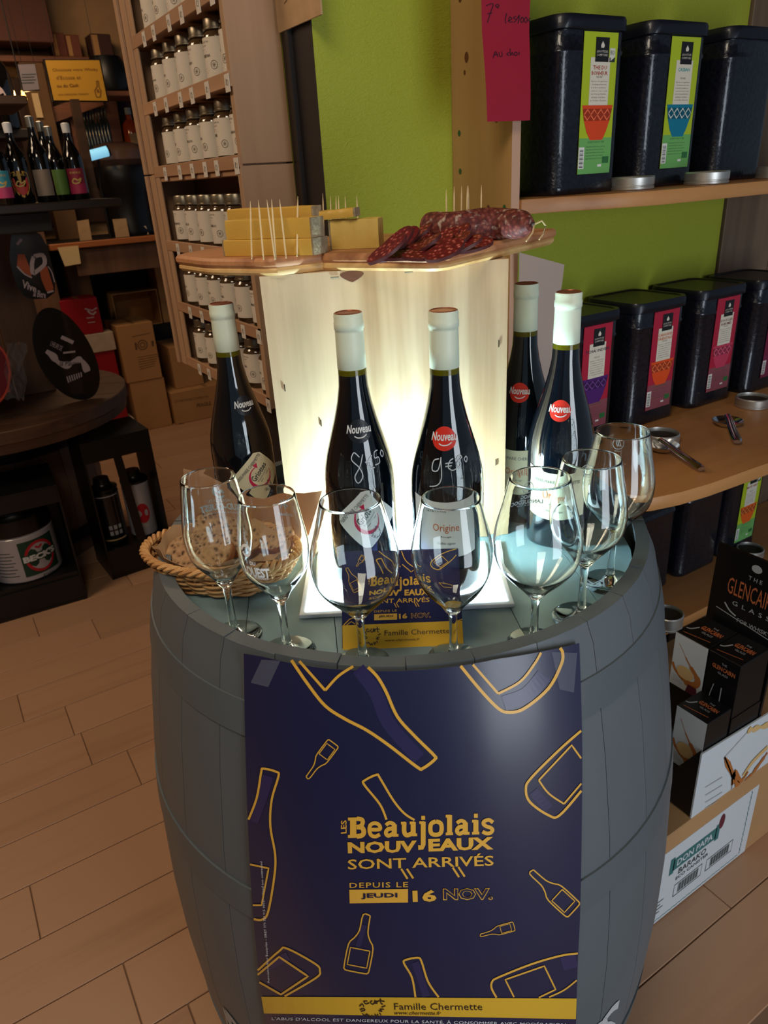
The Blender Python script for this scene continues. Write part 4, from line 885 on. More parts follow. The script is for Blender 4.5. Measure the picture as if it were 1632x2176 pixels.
def tin_label(t, kind, title, sub, cup, ctop):
    """printed label on the front of a tin, local coordinates: front at y = .005"""
    yf = .0030; x0 = -.026; x1 = .050; z0 = .030; z1 = .2345-.003
    bg, bg2, bg3 = {'g': ((176, 196, 36), (196, 190, 30), (110, 176, 96)), 'r': ((176, 30, 58), (176, 30, 58), (140, 74, 84)), 'p': ((120, 30, 62), (120, 30, 62), (120, 40, 70))}[kind]
    M_ = lambda c: mat('print_%d_%d_%d' % c, c, .45)
    B = t
    base = MB().b2((x0, yf, z0), (x1, yf+.0006, z1)).build('label', M_(bg), B, world=False)
    f = lambda o: (lambda u, v: Vector((x0+(x1-x0)*u, yf-o, z0+(z1-z0)*v)))
    def pr(q, c, o, name='label_print', ps=None):
        mb = MB()
        if ps: P = [f(o)(*p) for p in ps]; mb.add(P, [tuple(range(len(P)))])
        else: patch(mb, q, f(o))
        return mb
    mbs = {}
    def put(c, fn, o=.0003):
        k = (c, o); mb = mbs.setdefault(k, MB()); fn(mb, f(o))
    put(bg3, lambda m, F_: patch(m, rectq(0, 0, 1, .265), F_))
    put((222, 214, 196), lambda m, F_: patch(m, rectq(.22, .50, .80, .83), F_))
    put((24, 24, 26), lambda m, F_: patch(m, rectq(.34, .80, .74, .965), F_), .0005)
    put((222, 214, 200), lambda m, F_: (text_on(m, 'LA ROUTE DES', rectq(.38, .862, .70, .878), F_, res=1), text_on(m, 'COMPTOIRS', rectq(.38, .838, .70, .854), F_, res=1), m.add([F_(.50, .895), F_(.58, .895), F_(.60, .912), F_(.54, .94), F_(.49, .912)], [(0, 1, 2, 3, 4)])), .0007)
    if kind == 'g' and cup[0] > 150: put((214, 214, 200), lambda m, F_: patch(m, rectq(.77, .80, .93, .895), F_)); 
    if kind == 'g' and cup[0] > 150: put((50, 60, 50), lambda m, F_: (text_on(m, 'BIO', rectq(.79, .85, .91, .88), F_, res=1), m.add([F_(.77, .80), F_(.93, .80), F_(.93, .835)], [(0, 1, 2)])), .0005)
    tt = title.split('|')
    for i, s_ in enumerate(tt):
        zt = .775-.038*i; put(ctop, lambda m, F_, s_=s_, zt=zt: text_on(m, s_, rectq(.5-.034*len(s_), zt-.028, .5+.034*len(s_), zt), F_, res=1, bold=.02), .0005)
    gy = (120, 110, 104)
    put(gy, lambda m, F_: text_on(m, sub, rectq(.40, .69, .60, .703), F_, res=1), .0005)
    for i in range(7): put(gy, lambda m, F_, i=i: text_on(m, ['Epices et agrumes', 'Un melange de thes noirs', 'et de fleurs parfumees', 'pour une tasse ronde', 'aux notes gourmandes', 'de fruits et de fleurs', 'a toute heure'][i], rectq(.27+.02*(i % 2), .66-.022*i, .75-.02*(i % 3), .672-.022*i), F_, res=1), .0005)
    dk = tuple(int(c*.72) for c in cup)
    put(cup, lambda m, F_: m.add([F_(*p) for p in ((.04, .50), (.96, .50), (.90, .40), (.80, .31), (.70, .25), (.32, .25), (.20, .31), (.10, .40))], [tuple(range(8))]), .0005)
    put(dk, lambda m, F_: patch(m, [(.11, .39), (.89, .39), (.94, .475), (.06, .475)], F_), .0007)
    lt = (226, 226, 214) if cup[2] > 120 else tuple(min(255, c+50) for c in cup)
    for k in range(4): put(lt, lambda m, F_, k=k: stroke(m, [(.10+.2*k, .432), (.20+.2*k, .47), (.30+.2*k, .432), (.20+.2*k, .395), (.10+.2*k, .432)], .012, F_, 0), .0009)
    put((48, 110, 60), lambda m, F_: (text_on(m, 'LE RETOUR DU THE', rectq(.26, .228, .76, .242), F_, res=1), patch(m, rectq(.74, .075, .94, .125), F_)), .0005)
    put((70, 90, 76), lambda m, F_: [text_on(m, 'Ingredients the noir ecorces', rectq(.22, .195-.022*i, .80-.05*(i % 2), .207-.022*i), F_, res=1) for i in range(5)], .0005)
    put((226, 226, 220), lambda m, F_: (patch(m, rectq(0, .04, .17, .20), F_), patch(m, rectq(.60, .05, .72, .068), F_)), .0005)
    put((40, 44, 46), lambda m, F_: [patch(m, rectq(.03, .05+.0098*i, .14, .05+.0098*i+(.003 if i % 3 else .006)), F_) for i in range(14)], .0007)
    for (c, o_), mb in mbs.items(): mb.build('label_print', M_(c), base, world=False)
tin0 = make_tin(); tins = []
TN = [((1.005, YP+.004, ZS1), ('g', 'THE DU|BONHEUR', 'THE VERT', (222, 72, 30), (170, 64, 50)), 'black tea tin with a lime label, orange cup and BONHEUR title'),
      ((1.212, YP+.004, ZS1), ('g', 'CASBAH', 'THE VERT', (10, 120, 150), (60, 160, 160)), 'black tea tin with a lime label and a blue cup'),
      ((1.425, YP+.004, ZS1), None, 'unlabelled side of a black tea tin at the end of the upper shelf'),
      ((1.045, YP+.004, ZS2), ('r', 'TCHAI INDIEN', 'THE NOIR', (78, 30, 110), (60, 50, 70)), 'black tea tin with a crimson label and violet cup, TCHAI INDIEN'),
      ((1.240, YP+.004, ZS2), ('r', 'CARAVANE|ORIENTALE', 'THE NOIR', (224, 78, 26), (206, 110, 60)), 'black tea tin with a crimson label and a bright orange cup'),
      ((1.440, YP+.004, ZS2), ('r', 'SOUS LES|AGRUMES', 'THE NOIR', (196, 60, 90), (120, 60, 60)), 'black tea tin with a crimson label and a pink cup'),
      ((1.625, YP-.006, ZS2), ('p', 'ROOIBOS', 'BIO', (220, 40, 40), (60, 50, 60)), 'black tea tin with a plum label cut by the picture edge'),
      ((1.300, YP+.004, ZS3), None, 'black tea tin on the bottom shelf beside the barrel'),
      ((1.485, YP+.004, ZS3), None, 'black tea tin on the bottom shelf behind the black display header'),
      ((1.652, YP+.004, ZS3), ('g', 'MATE VERT', 'MATE', (226, 96, 30), (170, 64, 50)), 'black tea tin with a lime label on the bottom shelf')]
for i, (p, lb, lab) in enumerate(TN):
    t = tin0 if i == 0 else None
    if t is None:
        t = tin0.copy(); col.objects.link(t); t['label'] = lab
        for ch in [c for c in tin0.children if c.name.split('.')[0] in ('body', 'lid')]:
            c = ch.copy(); col.objects.link(c); c.parent = t
    t['label'] = lab; tins.append(t); t.location = Vector((0, 0, 0))
for t, (p, lb, lab) in zip(tins, TN):
    if lb: tin_label(t, *lb)
    t.location = Vector((p[0], p[1], p[2]+.0003))
m_lidm = mat('brushed_lid_metal', (206, 204, 198), .42, .9); m_tea = mat('dark_tea_leaves', (40, 34, 28), .9, bump=1, bscale=400)
def sample_lid(px, py, z, r, lab, h=.021, open_=False):
    c_ = atz(px, py, z+.0004); t = thing('sample_tin', lab, 'tin', c_, 'small metal sample tins on the pine shelves')
    MB().lathe([(0, 0), (r-.001, 0), (r, .001), (r, .0045), (r-.0012, .0055), (r-.0012, .0065), (r, .0075), (r, h-.002), (r-.0015, h)]+([(r-.003, h), (r-.0035, h-.002), (r-.0035, h-.008), (0, h-.008)] if open_ else [(r-.004, h), (r-.006, h-.0016), (0, h-.0016)]), c_, 40).build('case', m_lidm, t, True, 35)
    if open_: MB().lathe([(r-.0036, h-.0075), (0, h-.006)], c_, 24).build('tea_sample', m_tea, t, True)
sample_lid(1341, 403, ZS1, .038, 'round metal sample tin in front of the orange cup tea tin')
sample_lid(1500, 391, ZS1, .038, 'round metal sample tin in front of the blue cup tea tin')
sample_lid(1645, 378, ZS1, .034, 'round metal sample tin in front of the unlabelled tea tin')
sample_lid(1404, 940, ZS2, .034, 'open metal sample tin behind the nearer tea scoop', open_=True)
sample_lid(1598, 862, ZS2, .036, 'open metal sample tin in front of the plum label tin', open_=True)
sample_lid(1416, 1328, ZS3, .034, 'stacked metal sample tin on the bottom shelf beside the barrel', .034, True)
sample_lid(1592, 1178, ZS3, .034, 'metal sample tin on the bottom shelf under the lime labelled tin', .02, True)
m_chr = mat('polished_steel', (206, 206, 210), .12, 1)
def scoop(px, py, z, ex, ey, lab):
    c_ = atz(px, py, z); e_ = atz(ex, ey, z+.004); d_ = Vector((e_.x-c_.x, e_.y-c_.y, 0)); L = d_.length; d_.normalize()
    t = thing('tea_scoop', lab, 'scoop', c_, 'steel tea scoops on the middle shelf'); R_ = .030
    MB().lathe([(.0, .0005), (.012, .0008), (.022, .004), (R_-.002, .010), (R_, .013), (R_-.001, .0135), (.021, .0055), (.011, .0022), (0, .002)], c_, 32).build('bowl', m_chr, t, True, 60)
    w_ = Vector((-d_.y, d_.x, 0)); P = []
    pr = [(-.012, .019, .006), (R_*.5, .018, .0075), (R_*1.0, .016, .0075), (R_+.02, .014, .008), (L-.012, .011, .0095), (L, .009, .0075)]
    mb = MB()
    for u, z_, hw in pr:
        for a_ in range(8): P.append(c_+d_*u+w_*(hw*math.cos(a_*PI/4))+Vector((0, 0, z_+.0035*math.sin(a_*PI/4))))
    mb.add(P, [(k*8+i, k*8+(i+1) % 8, (k+1)*8+(i+1) % 8, (k+1)*8+i) for k in range(5) for i in range(8)]+[tuple(range(7, -1, -1)), tuple(40+i for i in range(8))]); mb.build('handle', m_chr, t, True, 50)
scoop(1408, 958, ZS2, 1490, 1002, 'steel tea scoop nearer to the wine glasses')
scoop(1545, 905, ZS2, 1566, 944, 'steel tea scoop farther from the wine glasses')
m_note = mat('crimson_paper', (156, 18, 46), .6, bump=.1, bscale=20); m_pen = mat('dark_pen_ink', (46, 12, 30), .6)
YN = YP-.004
nf = lambda o: (lambda x, y: aty(x, y, YN-o)+Vector((0, -.010*math.sin(max(0, min(1, (y-60)/200))*1.4), 0)))
nt_ = MB(); patch(nt_, [(1026, 260), (1117, 257), (1129, -60), (1022, -60)], nf(0), 4, 10)
note = thing('price_note', 'crimson paper price note pinned to the shelf unit side panel', 'note', aty(1070, 200, YN)); nt_.build('paper', m_note, note, True)
wn = MB(); pf = nf(.0006)
for pts in ([(1033, 12), (1048, 8), (1042, 28), (1036, 48)], [(1036, 29), (1046, 27)], [(1055, 15), (1061, 12), (1057, 9), (1053, 13), (1060, 17)], [(1077, 28), (1074, 40), (1075, 50)], [(1079, 45), (1088, 40), (1083, 36), (1082, 46), (1090, 46)], [(1097, 34), (1091, 38), (1097, 42), (1092, 48)],
            [(1098, 42), (1104, 32), (1101, 50)], [(1110, 36), (1106, 42), (1109, 48), (1113, 42), (1110, 36)], [(1118, 36), (1114, 42), (1117, 48), (1121, 42), (1118, 36)], [(1127, 38), (1123, 44), (1128, 44)],
            [(1044, 124), (1050, 110), (1054, 122)], [(1046, 118), (1054, 116)], [(1057, 112), (1058, 120), (1063, 120), (1063, 111)], [(1078, 112), (1073, 116), (1078, 119)], [(1081, 104), (1081, 119), (1085, 112), (1087, 119)], [(1093, 111), (1089, 115), (1092, 119), (1096, 115), (1093, 111)], [(1100, 111), (1099, 118)]):
    stroke(wn, pts, 1.6, pf, 4)
wn.build('handwriting', m_pen, note)
m_veil = mat('grey_beige_paper', (176, 158, 148), .8, bump=.2, bscale=30)
vf = lambda x, y: aty(x, y, YP-.012)+Vector((0, .004*math.sin(y*.02), 0))
vm = MB(); patch(vm, [(1104, 900), (1168, 900), (1196, 562), (1100, 536)], vf, 6, 8); tag(vm.build('paper_sheet', m_veil, None, True), 'grey beige sheet of paper hanging behind the wine bottles', 'paper sheet')
# ================================================================ SPICE JAR CABINET
m_cab = wood('raw_beige_wood', (190, 152, 118), (160, 124, 94), 'z', 12, .65, 2.0, .5); m_caby = wood('raw_beige_wood_shelf', (186, 144, 108), (150, 110, 80), 'y', 14, .65, 2.0, .5)
XC, XB = .490, .5792; YN0, YF = 1.1885, 1.70
spice = thing('spice_cabinet', 'raw wooden wall cabinet of two units filled with rows of spice jars', 'cabinet', (XC, 1.45, .985))
def cbx(n_, lo, hi, m_=None, bev=.0008): return MB().b2(lo, hi, bev).build(n_, m_ or m_cab, spice)
cbx('side_panel', (XC+.0005, YN0, 1.388), (XB, YN0+.015, 2.12)); cbx('side_panel', (XC-.004, YN0-.0008, .985), (XB, YN0+.015, 1.3855))
for z0, z1 in ((.985, 1.3855), (1.388, 2.12)):
    cbx('side_panel', (XC, YF-.016, z0), (XB, YF, z1)); cbx('stile', (XC-.006, YF-.040, z0), (XC-.0002, YF+.004, z1)); cbx('stile', (XC-.012, YF-.006, z0), (XC-.0062, YF+.012, z1), None, .001)
    cbx('stile', (XC-.003, YF-.066, z0), (XC+.0005, YF-.0405, z1))
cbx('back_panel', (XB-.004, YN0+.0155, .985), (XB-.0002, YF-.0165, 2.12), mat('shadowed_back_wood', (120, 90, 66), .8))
ZR = [.998, 1.122, 1.250, 1.394, 1.508, 1.622, 1.738]
m_tag = mat('white_price_tag', (206, 196, 184), .6)
for i, z in enumerate(ZR):
    cbx('shelf_board', (XC+.002, YN0+.0155, z-.012), (XB-.0045, YF-.0165, z), m_caby)
    cbx('ledge', (XC-.004, YN0+.001, z-.013), (XC+.0015, YF-.017, z+.008), m_caby)
cbx('top_board', (XC, YN0+.0155, 1.372), (XB-.0045, YF-.0165, 1.3815), m_caby)
m_jar = mat('jar_glass_dark_spice', (70, 52, 34), .12, var=.35, vscale=60, coat=.8); m_jlid = mat('jar_lid_metal', (150, 140, 122), .34, .9)
m_jlab = mat('jar_paper_label', (206, 194, 178), .65); m_jink = mat('jar_label_ink', (104, 92, 82), .7); m_jg = mat('jar_green_mark', (46, 104, 62), .6)
def make_jar():
    t = thing('spice_jar', 'jar', 'jar', (0, 0, 0), 'spice jars in the wooden cabinet'); r = .0268
    MB().lathe([(0, 0), (r-.002, 0), (r, .002), (r, .068), (r-.003, .073), (r-.006, .076), (r-.006, .080), (0, .080)], (0, 0, 0), 28).build('glass_jar', m_jar, t, True, 50, world=False)
    MB().lathe([(r-.0045, .0765), (r-.0025, .0775), (r-.0025, .0795), (r-.0045, .0805), (r-.0045, .0925), (r-.0055, .0945), (r-.0085, .0952), (0, .0952)], (0, 0, 0), 28).build('lid', m_jlid, t, True, 40, world=False)
    a0, a1 = PI-1.35, PI+1.9
    MB().lathe([(r+.0003, .0105), (r+.0003, .0665)], (0, 0, 0), 22, a0, a1).build('label', m_jlab, t, True, world=False)
    f = lambda u, v: Vector(((r+.0006)*math.cos(PI+u/r), (r+.0006)*math.sin(PI+u/r), v)); mb = MB()
    text_on(mb, 'LE COMPTOIR', rectq(-.016, .0590, .004, .0618), f, res=1); text_on(mb, 'EPICES', rectq(-.014, .0545, -.002, .0565), f, res=1)
    for k in range(3): patch(mb, rectq(-.016, .050-.0032*k, -.006+.003*(k % 2), .0509-.0032*k), f)
    for k in range(3): patch(mb, rectq(-.016, .024-.0032*k, -.006+.004*(k % 2), .0247-.0032*k), f)
    stroke(mb, [(.010+.006*math.cos(k*PI/8), .028+.006*math.sin(k*PI/8)) for k in range(17)], .0008, f, 0)
    for k in range(4): stroke(mb, [(.010-.004*math.cos(k*PI/4), .028-.004*math.sin(k*PI/4)), (.010+.004*math.cos(k*PI/4), .028+.004*math.sin(k*PI/4))], .0006, f, 0)
    mb.build('label_print', m_jink, t, world=False); mb = MB(); patch(mb, rectq(-.020, .016, -.0165, .0215), f); mb.build('green_mark', m_jg, t, world=False)
    return t
jar0 = make_jar(); first = True
SP = ['ANIS', 'CUMIN', 'CURRY', 'SAFRAN', 'THYM', 'PAPRIKA', 'CORIANDRE', 'SESAME', 'MUSCADE', 'POIVRE', 'ROUGE', 'SARRIETTE', 'GINGEMBRE', 'CANNELLE', 'ORIGAN', 'BASILIC', 'LAURIER', 'PIMENT', 'BAIES', 'VANILLE', 'ESTRAGON', 'MELANGE', 'NOIR', 'CARDAMOME', 'MARJOLAINE', 'CERFEUIL', 'AIL', 'OIGNON', 'CURCUMA', 'SUMAC', 'FENOUIL', 'PERSIL', 'HERBES', 'BADIANE', 'ANETH', 'MENTHE', 'ROMARIN', 'SAUGE', 'NIGELLE', 'CARVI', 'GENIEVRE', 'MACIS']
RN = ['lowest', 'second lowest', 'third lowest', 'fourth', 'fifth', 'sixth', 'seventh']; CN = ['first', 'second', 'third', 'fourth', 'fifth', 'sixth']
k_ = 0
for ri, z in enumerate(ZR[:6]):
    for ci in range(6):
        y = 1.598-.0735*ci + (.012 if ri < 3 else 0); lab = "spice jar, %s row from below, %s from the cabinet's far end" % (RN[ri], CN[ci])
        rot = random.uniform(-.25, .35)
        if first: t = jar0; first = False; t['label'] = lab
        else: t = dup(jar0, (0, 0, 0), 0, lab)
        t.location = (XC+.0345, y, z+.0003); t.rotation_euler = (0, 0, rot)
        w_ = SP[k_ % len(SP)]; k_ += 1; mb = MB(); r = .0268
        f = lambda u, v: Vector(((r+.0007)*math.cos(PI+u/r), (r+.0007)*math.sin(PI+u/r), v)); text_on(mb, w_, rectq(-.016, .0395, -.016+.0030*len(w_), .0435), f, res=1, bold=.02)
        o = mb.build('name_print', m_jink, None, world=False); o.parent = t; o.location = (0, 0, 0)
for ri, z in enumerate(ZR):
    for ci in range(6):
        if ri == 6 and ci > 3: continue
        y = 1.575-.0735*ci+random.uniform(-.012, .012); a_ = random.uniform(-.06, .06)
        MB().b2((XC-.0052, y-.009, z-.020), (XC-.0043, y+.009, z+.004)).build('price_tag', m_tag, spice)
        f = lambda u, v: Vector((XC-.0056, y-u, z-.008+v)); mb = MB()
        stroke(mb, [(-.004, -.003), (-.002, .005), (.000, .004), (-.003, .000), (.001, -.003)], .0009, f, 3); stroke(mb, [(.002, .004), (.005, .002), (.003, -.004)], .0009, f, 3)
        mb.build('price_writing', m_jink, spice)
MB().b2((.545, 1.205, .60), (.578, 1.60, .984)).build('dark_backing_board', mat('dark_backing', (40, 34, 32), .6), spice)
# old calendar sheet hanging on the black jamb
m_old = mat('aged_paper', (176, 142, 104), .8, bump=.2, bscale=30, var=.12, vscale=30)
P0 = atx(597, 74, .575); P1 = atx(687, 27, .575)
sg = thing('vintage_sign', 'aged beige paper sign hanging on the black door jamb', 'sign', P0)
MB().b2((.571, P1.y, P0.z+.002), (.574, P0.y, P0.z+.25)).build('sheet', m_old, sg)
f = lambda y, z: Vector((.5706, y, P0.z+z)); mb = MB()
for i in range(7): stroke(mb, [(P0.y-.002-.006*i, .062), (P0.y-.003-.006*i, .085)], .0022, f, 0)
stroke(mb, [(P0.y-.003, .058), (P0.y-.045, .052), (P0.y-.045, .038), (P0.y-.030, .034)], .0012, f, 0); mb.build('engraving', mat('sepia_ink', (84, 60, 44), .7), sg)

# ================================================================ WHISKY GLASS DISPLAY AND CARTON, LOW BESIDE THE SHELVES
m_card = mat('brown_cardboard', (178, 136, 92), .8, bump=.15, bscale=60, var=.05, vscale=8); m_card2 = mat('tan_cardboard', (186, 138, 86), .8, bump=.15, bscale=60, var=.06, vscale=6)
m_black = mat('black_card', (16, 16, 18), .35); m_wbox = mat('white_card', (206, 212, 216), .5); m_teal = mat('teal_print', (54, 112, 112), .6); m_amber = mat('amber_print', (176, 106, 50), .5); m_amb2 = mat('pale_amber_print', (214, 178, 120), .5); m_copper = mat('copper_lettering', (190, 104, 62), .45); m_silv = mat('silver_lettering', (170, 172, 176), .4); m_wine = mat('plum_print', (96, 34, 52), .5)
YD = .542; ZD = .240
crt = thing('cardboard_box', 'large brown cardboard box with a white green lettered label on the floor', 'box', (1.2, .75, 0))
MB().b2((.80, YD, .0005), (1.62, YD+.385, ZD), .002).build('box', m_card, crt)
fl = lambda o: (lambda x, y: aty(x, y, YD-o)); mb = MB(); patch(mb, [(1398, 1956), (1580, 1810), (1612, 1674), (1424, 1800)], lambda x, y: Vector((*(lambda p: (p.x, p.y))(aty(x, y, YD-.0006)), max(.004, aty(x, y, YD-.0006).z))))
lbx = MB().b2((.83, YD-.0008, .003), (1.174, YD-.0001, .196)).build('label', m_wbox, crt)
ff = lambda o: (lambda u, v: Vector((u, YD-.0008-o, v)))
mb = MB(); patch(mb, rectq(.915, .128, 1.045, .160), ff(.0003)); patch(mb, rectq(.905, .122, .918, .166), ff(.0003)); patch(mb, rectq(1.042, .122, 1.055, .166), ff(.0003))
for k in range(24): stroke(mb, [(1.150+.003*(k % 2), .012+k*.0075), (1.150+.003*((k+1) % 2), .0195+k*.0075)], .0022, ff(.0003), 0)
for k in range(40): stroke(mb, [(.835+k*.0078, .010+.002*(k % 2)), (.8428+k*.0078, .010+.002*((k+1) % 2))], .0018, ff(.0003), 0)
mb.build('teal_print', m_teal, lbx)
mb = MB(); text_on(mb, 'DON PAPA', rectq(.926, .135, 1.034, .153), ff(.0006), bold=.02); mb.build('white_lettering', m_wbox, lbx)
mb = MB(); text_on(mb, 'BARAKO', rectq(.935, .106, 1.020, .122), ff(.0004), bold=.02); text_on(mb, 'ECO CANISTER', rectq(.930, .092, 1.030, .101), ff(.0004), bold=.02)
for x0 in (.930, 1.030):
    stroke(mb, [(x0, .045), (x0+.085, .045), (x0+.085, .078), (x0, .078), (x0, .045)], .0022, ff(.0004), 0)
    for k in range(22): patch(mb, rectq(x0+.012+.0029*k, .049, x0+.0132+.0029*k+(.0008 if k % 3 else 0), .074), ff(.0004))
for k in range(4): patch(mb, rectq(.84, .062-.010*k, .90-.008*(k % 2), .0645-.010*k), ff(.0004))
mb.build('dark_lettering', m_txt, lbx)
mb = MB(); mb.add([ff(.0005)(1.058+.009*math.cos(t*PI/8), .168+.020*math.sin(t*PI/8)) for t in range(16)], [tuple(range(16))]); mb.build('red_emblem', m_wine, lbx)
# display tray
XD = .952
ds = thing('glass_display', 'black and white counter display tray with a tall black header card', 'display', (1.15, .68, ZD))
ZD0 = ZD+.0005
MB().hexa([(XD, YD+.002, ZD0), (1.30, YD+.002, ZD0), (1.30, YD+.005, ZD0), (XD, YD+.005, ZD0), (XD, YD+.002, ZD0+.158), (1.30, YD+.002, ZD0+.140), (1.30, YD+.005, ZD0+.140), (XD, YD+.005, ZD0+.158)]).build('side_panel', m_wbox, ds)
MB().prism([(XD+.0035, YD+.0055), (1.30, YD+.0055), (1.30, .70), (XD+.0035, .70)], ZD0, ZD0+.003).build('floor_panel', m_black, ds)
MB().hexa([(XD, YD+.0055, ZD0+.004), (XD+.003, YD+.0055, ZD0+.004), (XD+.003, .63, ZD0+.004), (XD, .63, ZD0+.004), (XD, YD+.0055, ZD0+.165), (XD+.003, YD+.0055, ZD0+.165), (XD+.003, .60, ZD0+.07), (XD, .60, ZD0+.07)]).build('front_flap', m_black, ds)
sp = ff(-.0014); mb = MB()
def dpx(l): return [(aty(x, y, YD).x, aty(x, y, YD).z) for x, y in l]
stroke(mb, dpx([(1541, 1610), (1560, 1650), (1572, 1672), (1590, 1655), (1606, 1636), (1632, 1600)]), [.004, .008, .014, .012, .010, .012]*5, sp, 5)
stroke(mb, dpx([(1558, 1668), (1562, 1640), (1575, 1660), (1590, 1640)]), .010, sp, 5); mb.build('whisky_print', m_amber, ds)
mb = MB(); stroke(mb, dpx([(1590, 1553), (1610, 1548), (1650, 1535)]), [.006, .016, .014]*5, sp, 5); stroke(mb, dpx([(1580, 1650), (1600, 1620), (1632, 1588)]), .012, sp, 5); mb.build('pale_print', m_amb2, ds)
mb = MB(); stroke(mb, dpx([(1541, 1610), (1590, 1556)]), .002, sp, 0); stroke(mb, dpx([(1541, 1610), (1556, 1650), (1556, 1678)]), .0035, sp, 4)
for y_ in (1658, 1675, 1690, 1702): stroke(mb, dpx([(1500, y_+16), (1536, y_-6)]), .0016, sp, 0)
mb.build('grey_print', m_silv, ds)
# header
HX = 1.128
hb_ = MB().hexa([(HX, .549, ZD0+.004), (HX+.006, .549, ZD0+.004), (HX+.006, .690, ZD0+.004), (HX, .690, ZD0+.004), (HX+.01, .549, .703), (HX+.016, .549, .703), (HX+.016, .688, .703), (HX+.01, .688, .703)]).build('header_card', m_black, ds)
def hf(o): return lambda u, v: Vector((HX-.0006+.0220*(v-.244)-o*.2, .686-u, v))
mb = MB(); text_on(mb, 'GLENCAIRN', rectq(.030, .612, .128, .646), hf(.003), bold=.0); mb.build('copper_lettering', m_copper, hb_)
mb = MB(); text_on(mb, 'THE', rectq(.066, .656, .092, .664), hf(.003), spacing=1.6); text_on(mb, 'GLASS', rectq(.045, .592, .118, .601), hf(.003), spacing=1.8); text_on(mb, 'FOR WHISKY', rectq(.060, .562, .126, .570), hf(.003)); stroke(mb, [(.030, .590), (.042, .578), (.056, .572)], .003, hf(.003)); stroke(mb, [(.015, .573), (.125, .556)], .0015, hf(.003), 0)
mb.add([hf(.003)(.078+.010*math.cos(t*PI/6), .682+.008*math.sin(t*PI/6)) for t in range(12)], [tuple(range(11, -1, -1))]); mb.build('silver_lettering', m_silv, hb_)
def gbox(x0, y1, z0, wy, dx, h, front, lab):
    """a small glass box whose front faces the aisle (-X); y1 is its far side"""
    t = thing('glass_box', lab, 'box', (x0, y1, z0), 'small boxed whisky glasses in the display')
    MB().b2((x0, y1-wy, z0), (x0+dx, y1, z0+h), .001).build('box', m_black, t)
    fa = lambda o: (lambda u, v: Vector((x0-o, y1-u, z0+v))); tp = lambda o: (lambda u, v: Vector((x0+v, y1-u, z0+h+o)))
    mb = MB(); text_on(mb, 'GLENCAIRN', rectq(wy*.28, dx*.50, wy*.88, dx*.66), tp(.0004), bold=.03, res=1); mb2 = MB(); text_on(mb2, 'THE', rectq(wy*.5, dx*.70, wy*.66, dx*.76), tp(.0004), res=1); text_on(mb2, 'GLASS', rectq(wy*.42, dx*.38, wy*.74, dx*.45), tp(.0004), res=1)
    stroke(mb2, [(wy*.05, dx*.30), (wy*.16, dx*.34), (wy*.26, dx*.52)], .003, tp(.0006), 3); stroke(mb, [(wy*.12, dx*.12), (wy*.85, dx*.22)], .0015, tp(.0004), 0)
    if front == 'w':
        fr = MB(); patch(fr, rectq(.0005, .0005, wy-.0005, h-.0005), fa(.0004)); fr.build('picture_front', m_wbox, t)
        a_ = MB(); stroke(a_, [(.012, h*.82), (wy*.42, h*.62), (wy*.60, h*.50), (wy*.80, h*.38), (wy*.84, h*.28), (wy*.72, h*.20), (wy*.45, h*.19), (wy*.15, h*.30), (wy*.03, h*.42)], [.001]*6+[.003]*6+[.009]*6+[.013]*18+[.006]*20, fa(.0008), 6); a_.build('whisky_print', m_amber, t)
        a_ = MB(); a_.add([fa(.0010)(wy*(.45+.26*math.cos(k*PI/8)), h*(.34+.12*math.sin(k*PI/8))) for k in range(16)], [tuple(range(16))]); a_.build('pale_print', m_amb2, t)
        a_ = MB(); patch(a_, [(wy*.52, .001), (wy*.88, .001), (wy*.84, h*.17), (wy*.58, h*.17)], fa(.0009)); a_.build('plum_print', m_wine, t)
        for k in range(4): stroke(mb2, [(.006, h*(.20-.035*k)), (wy*.40, h*(.20-.035*k))], .0012, fa(.0008), 0)
    else:
        text_on(mb, 'GLENCAIRN', rectq(wy*.15, h*.74, wy*.88, h*.82), fa(.0004), bold=.03, res=1); text_on(mb2, 'THE', rectq(wy*.44, h*.85, wy*.60, h*.89), fa(.0004), res=1); text_on(mb2, 'GLASS', rectq(wy*.35, h*.67, wy*.68, h*.71), fa(.0004), res=1); stroke(mb2, [(wy*.55, h*.08), (wy*.55, h*.45)], .002, fa(.0004), 0); stroke(mb2, [(wy*.3, h*.10), (wy*.22, h*.18), (wy*.30, h*.45)], .0015, fa(.0004), 3)
    mb.build('copper_lettering', m_copper, t); mb2.build('silver_lettering', m_silv, t)
ZG = ZD0+.0035
gbox(1.037, .684, ZG+.186, .070, .086, .118, 'w', 'white fronted glass box on the upper tier, nearest the shelves')
gbox(1.037, .6125, ZG+.186, .0625, .086, .118, 'b', 'black fronted glass box on the upper tier beside the white fronted one')
gbox(.962, .612, ZG+.085, .063, .068, .130, 'w', 'white fronted glass box on the lower tier behind the black flap')
MB().b2((1.037, .549, ZG), (1.125, .686, ZG+.1855)).build('tier_block', m_black, ds); MB().b2((.960, .549, ZG), (1.034, .614, ZG+.0845)).build('tier_block', m_black, ds)

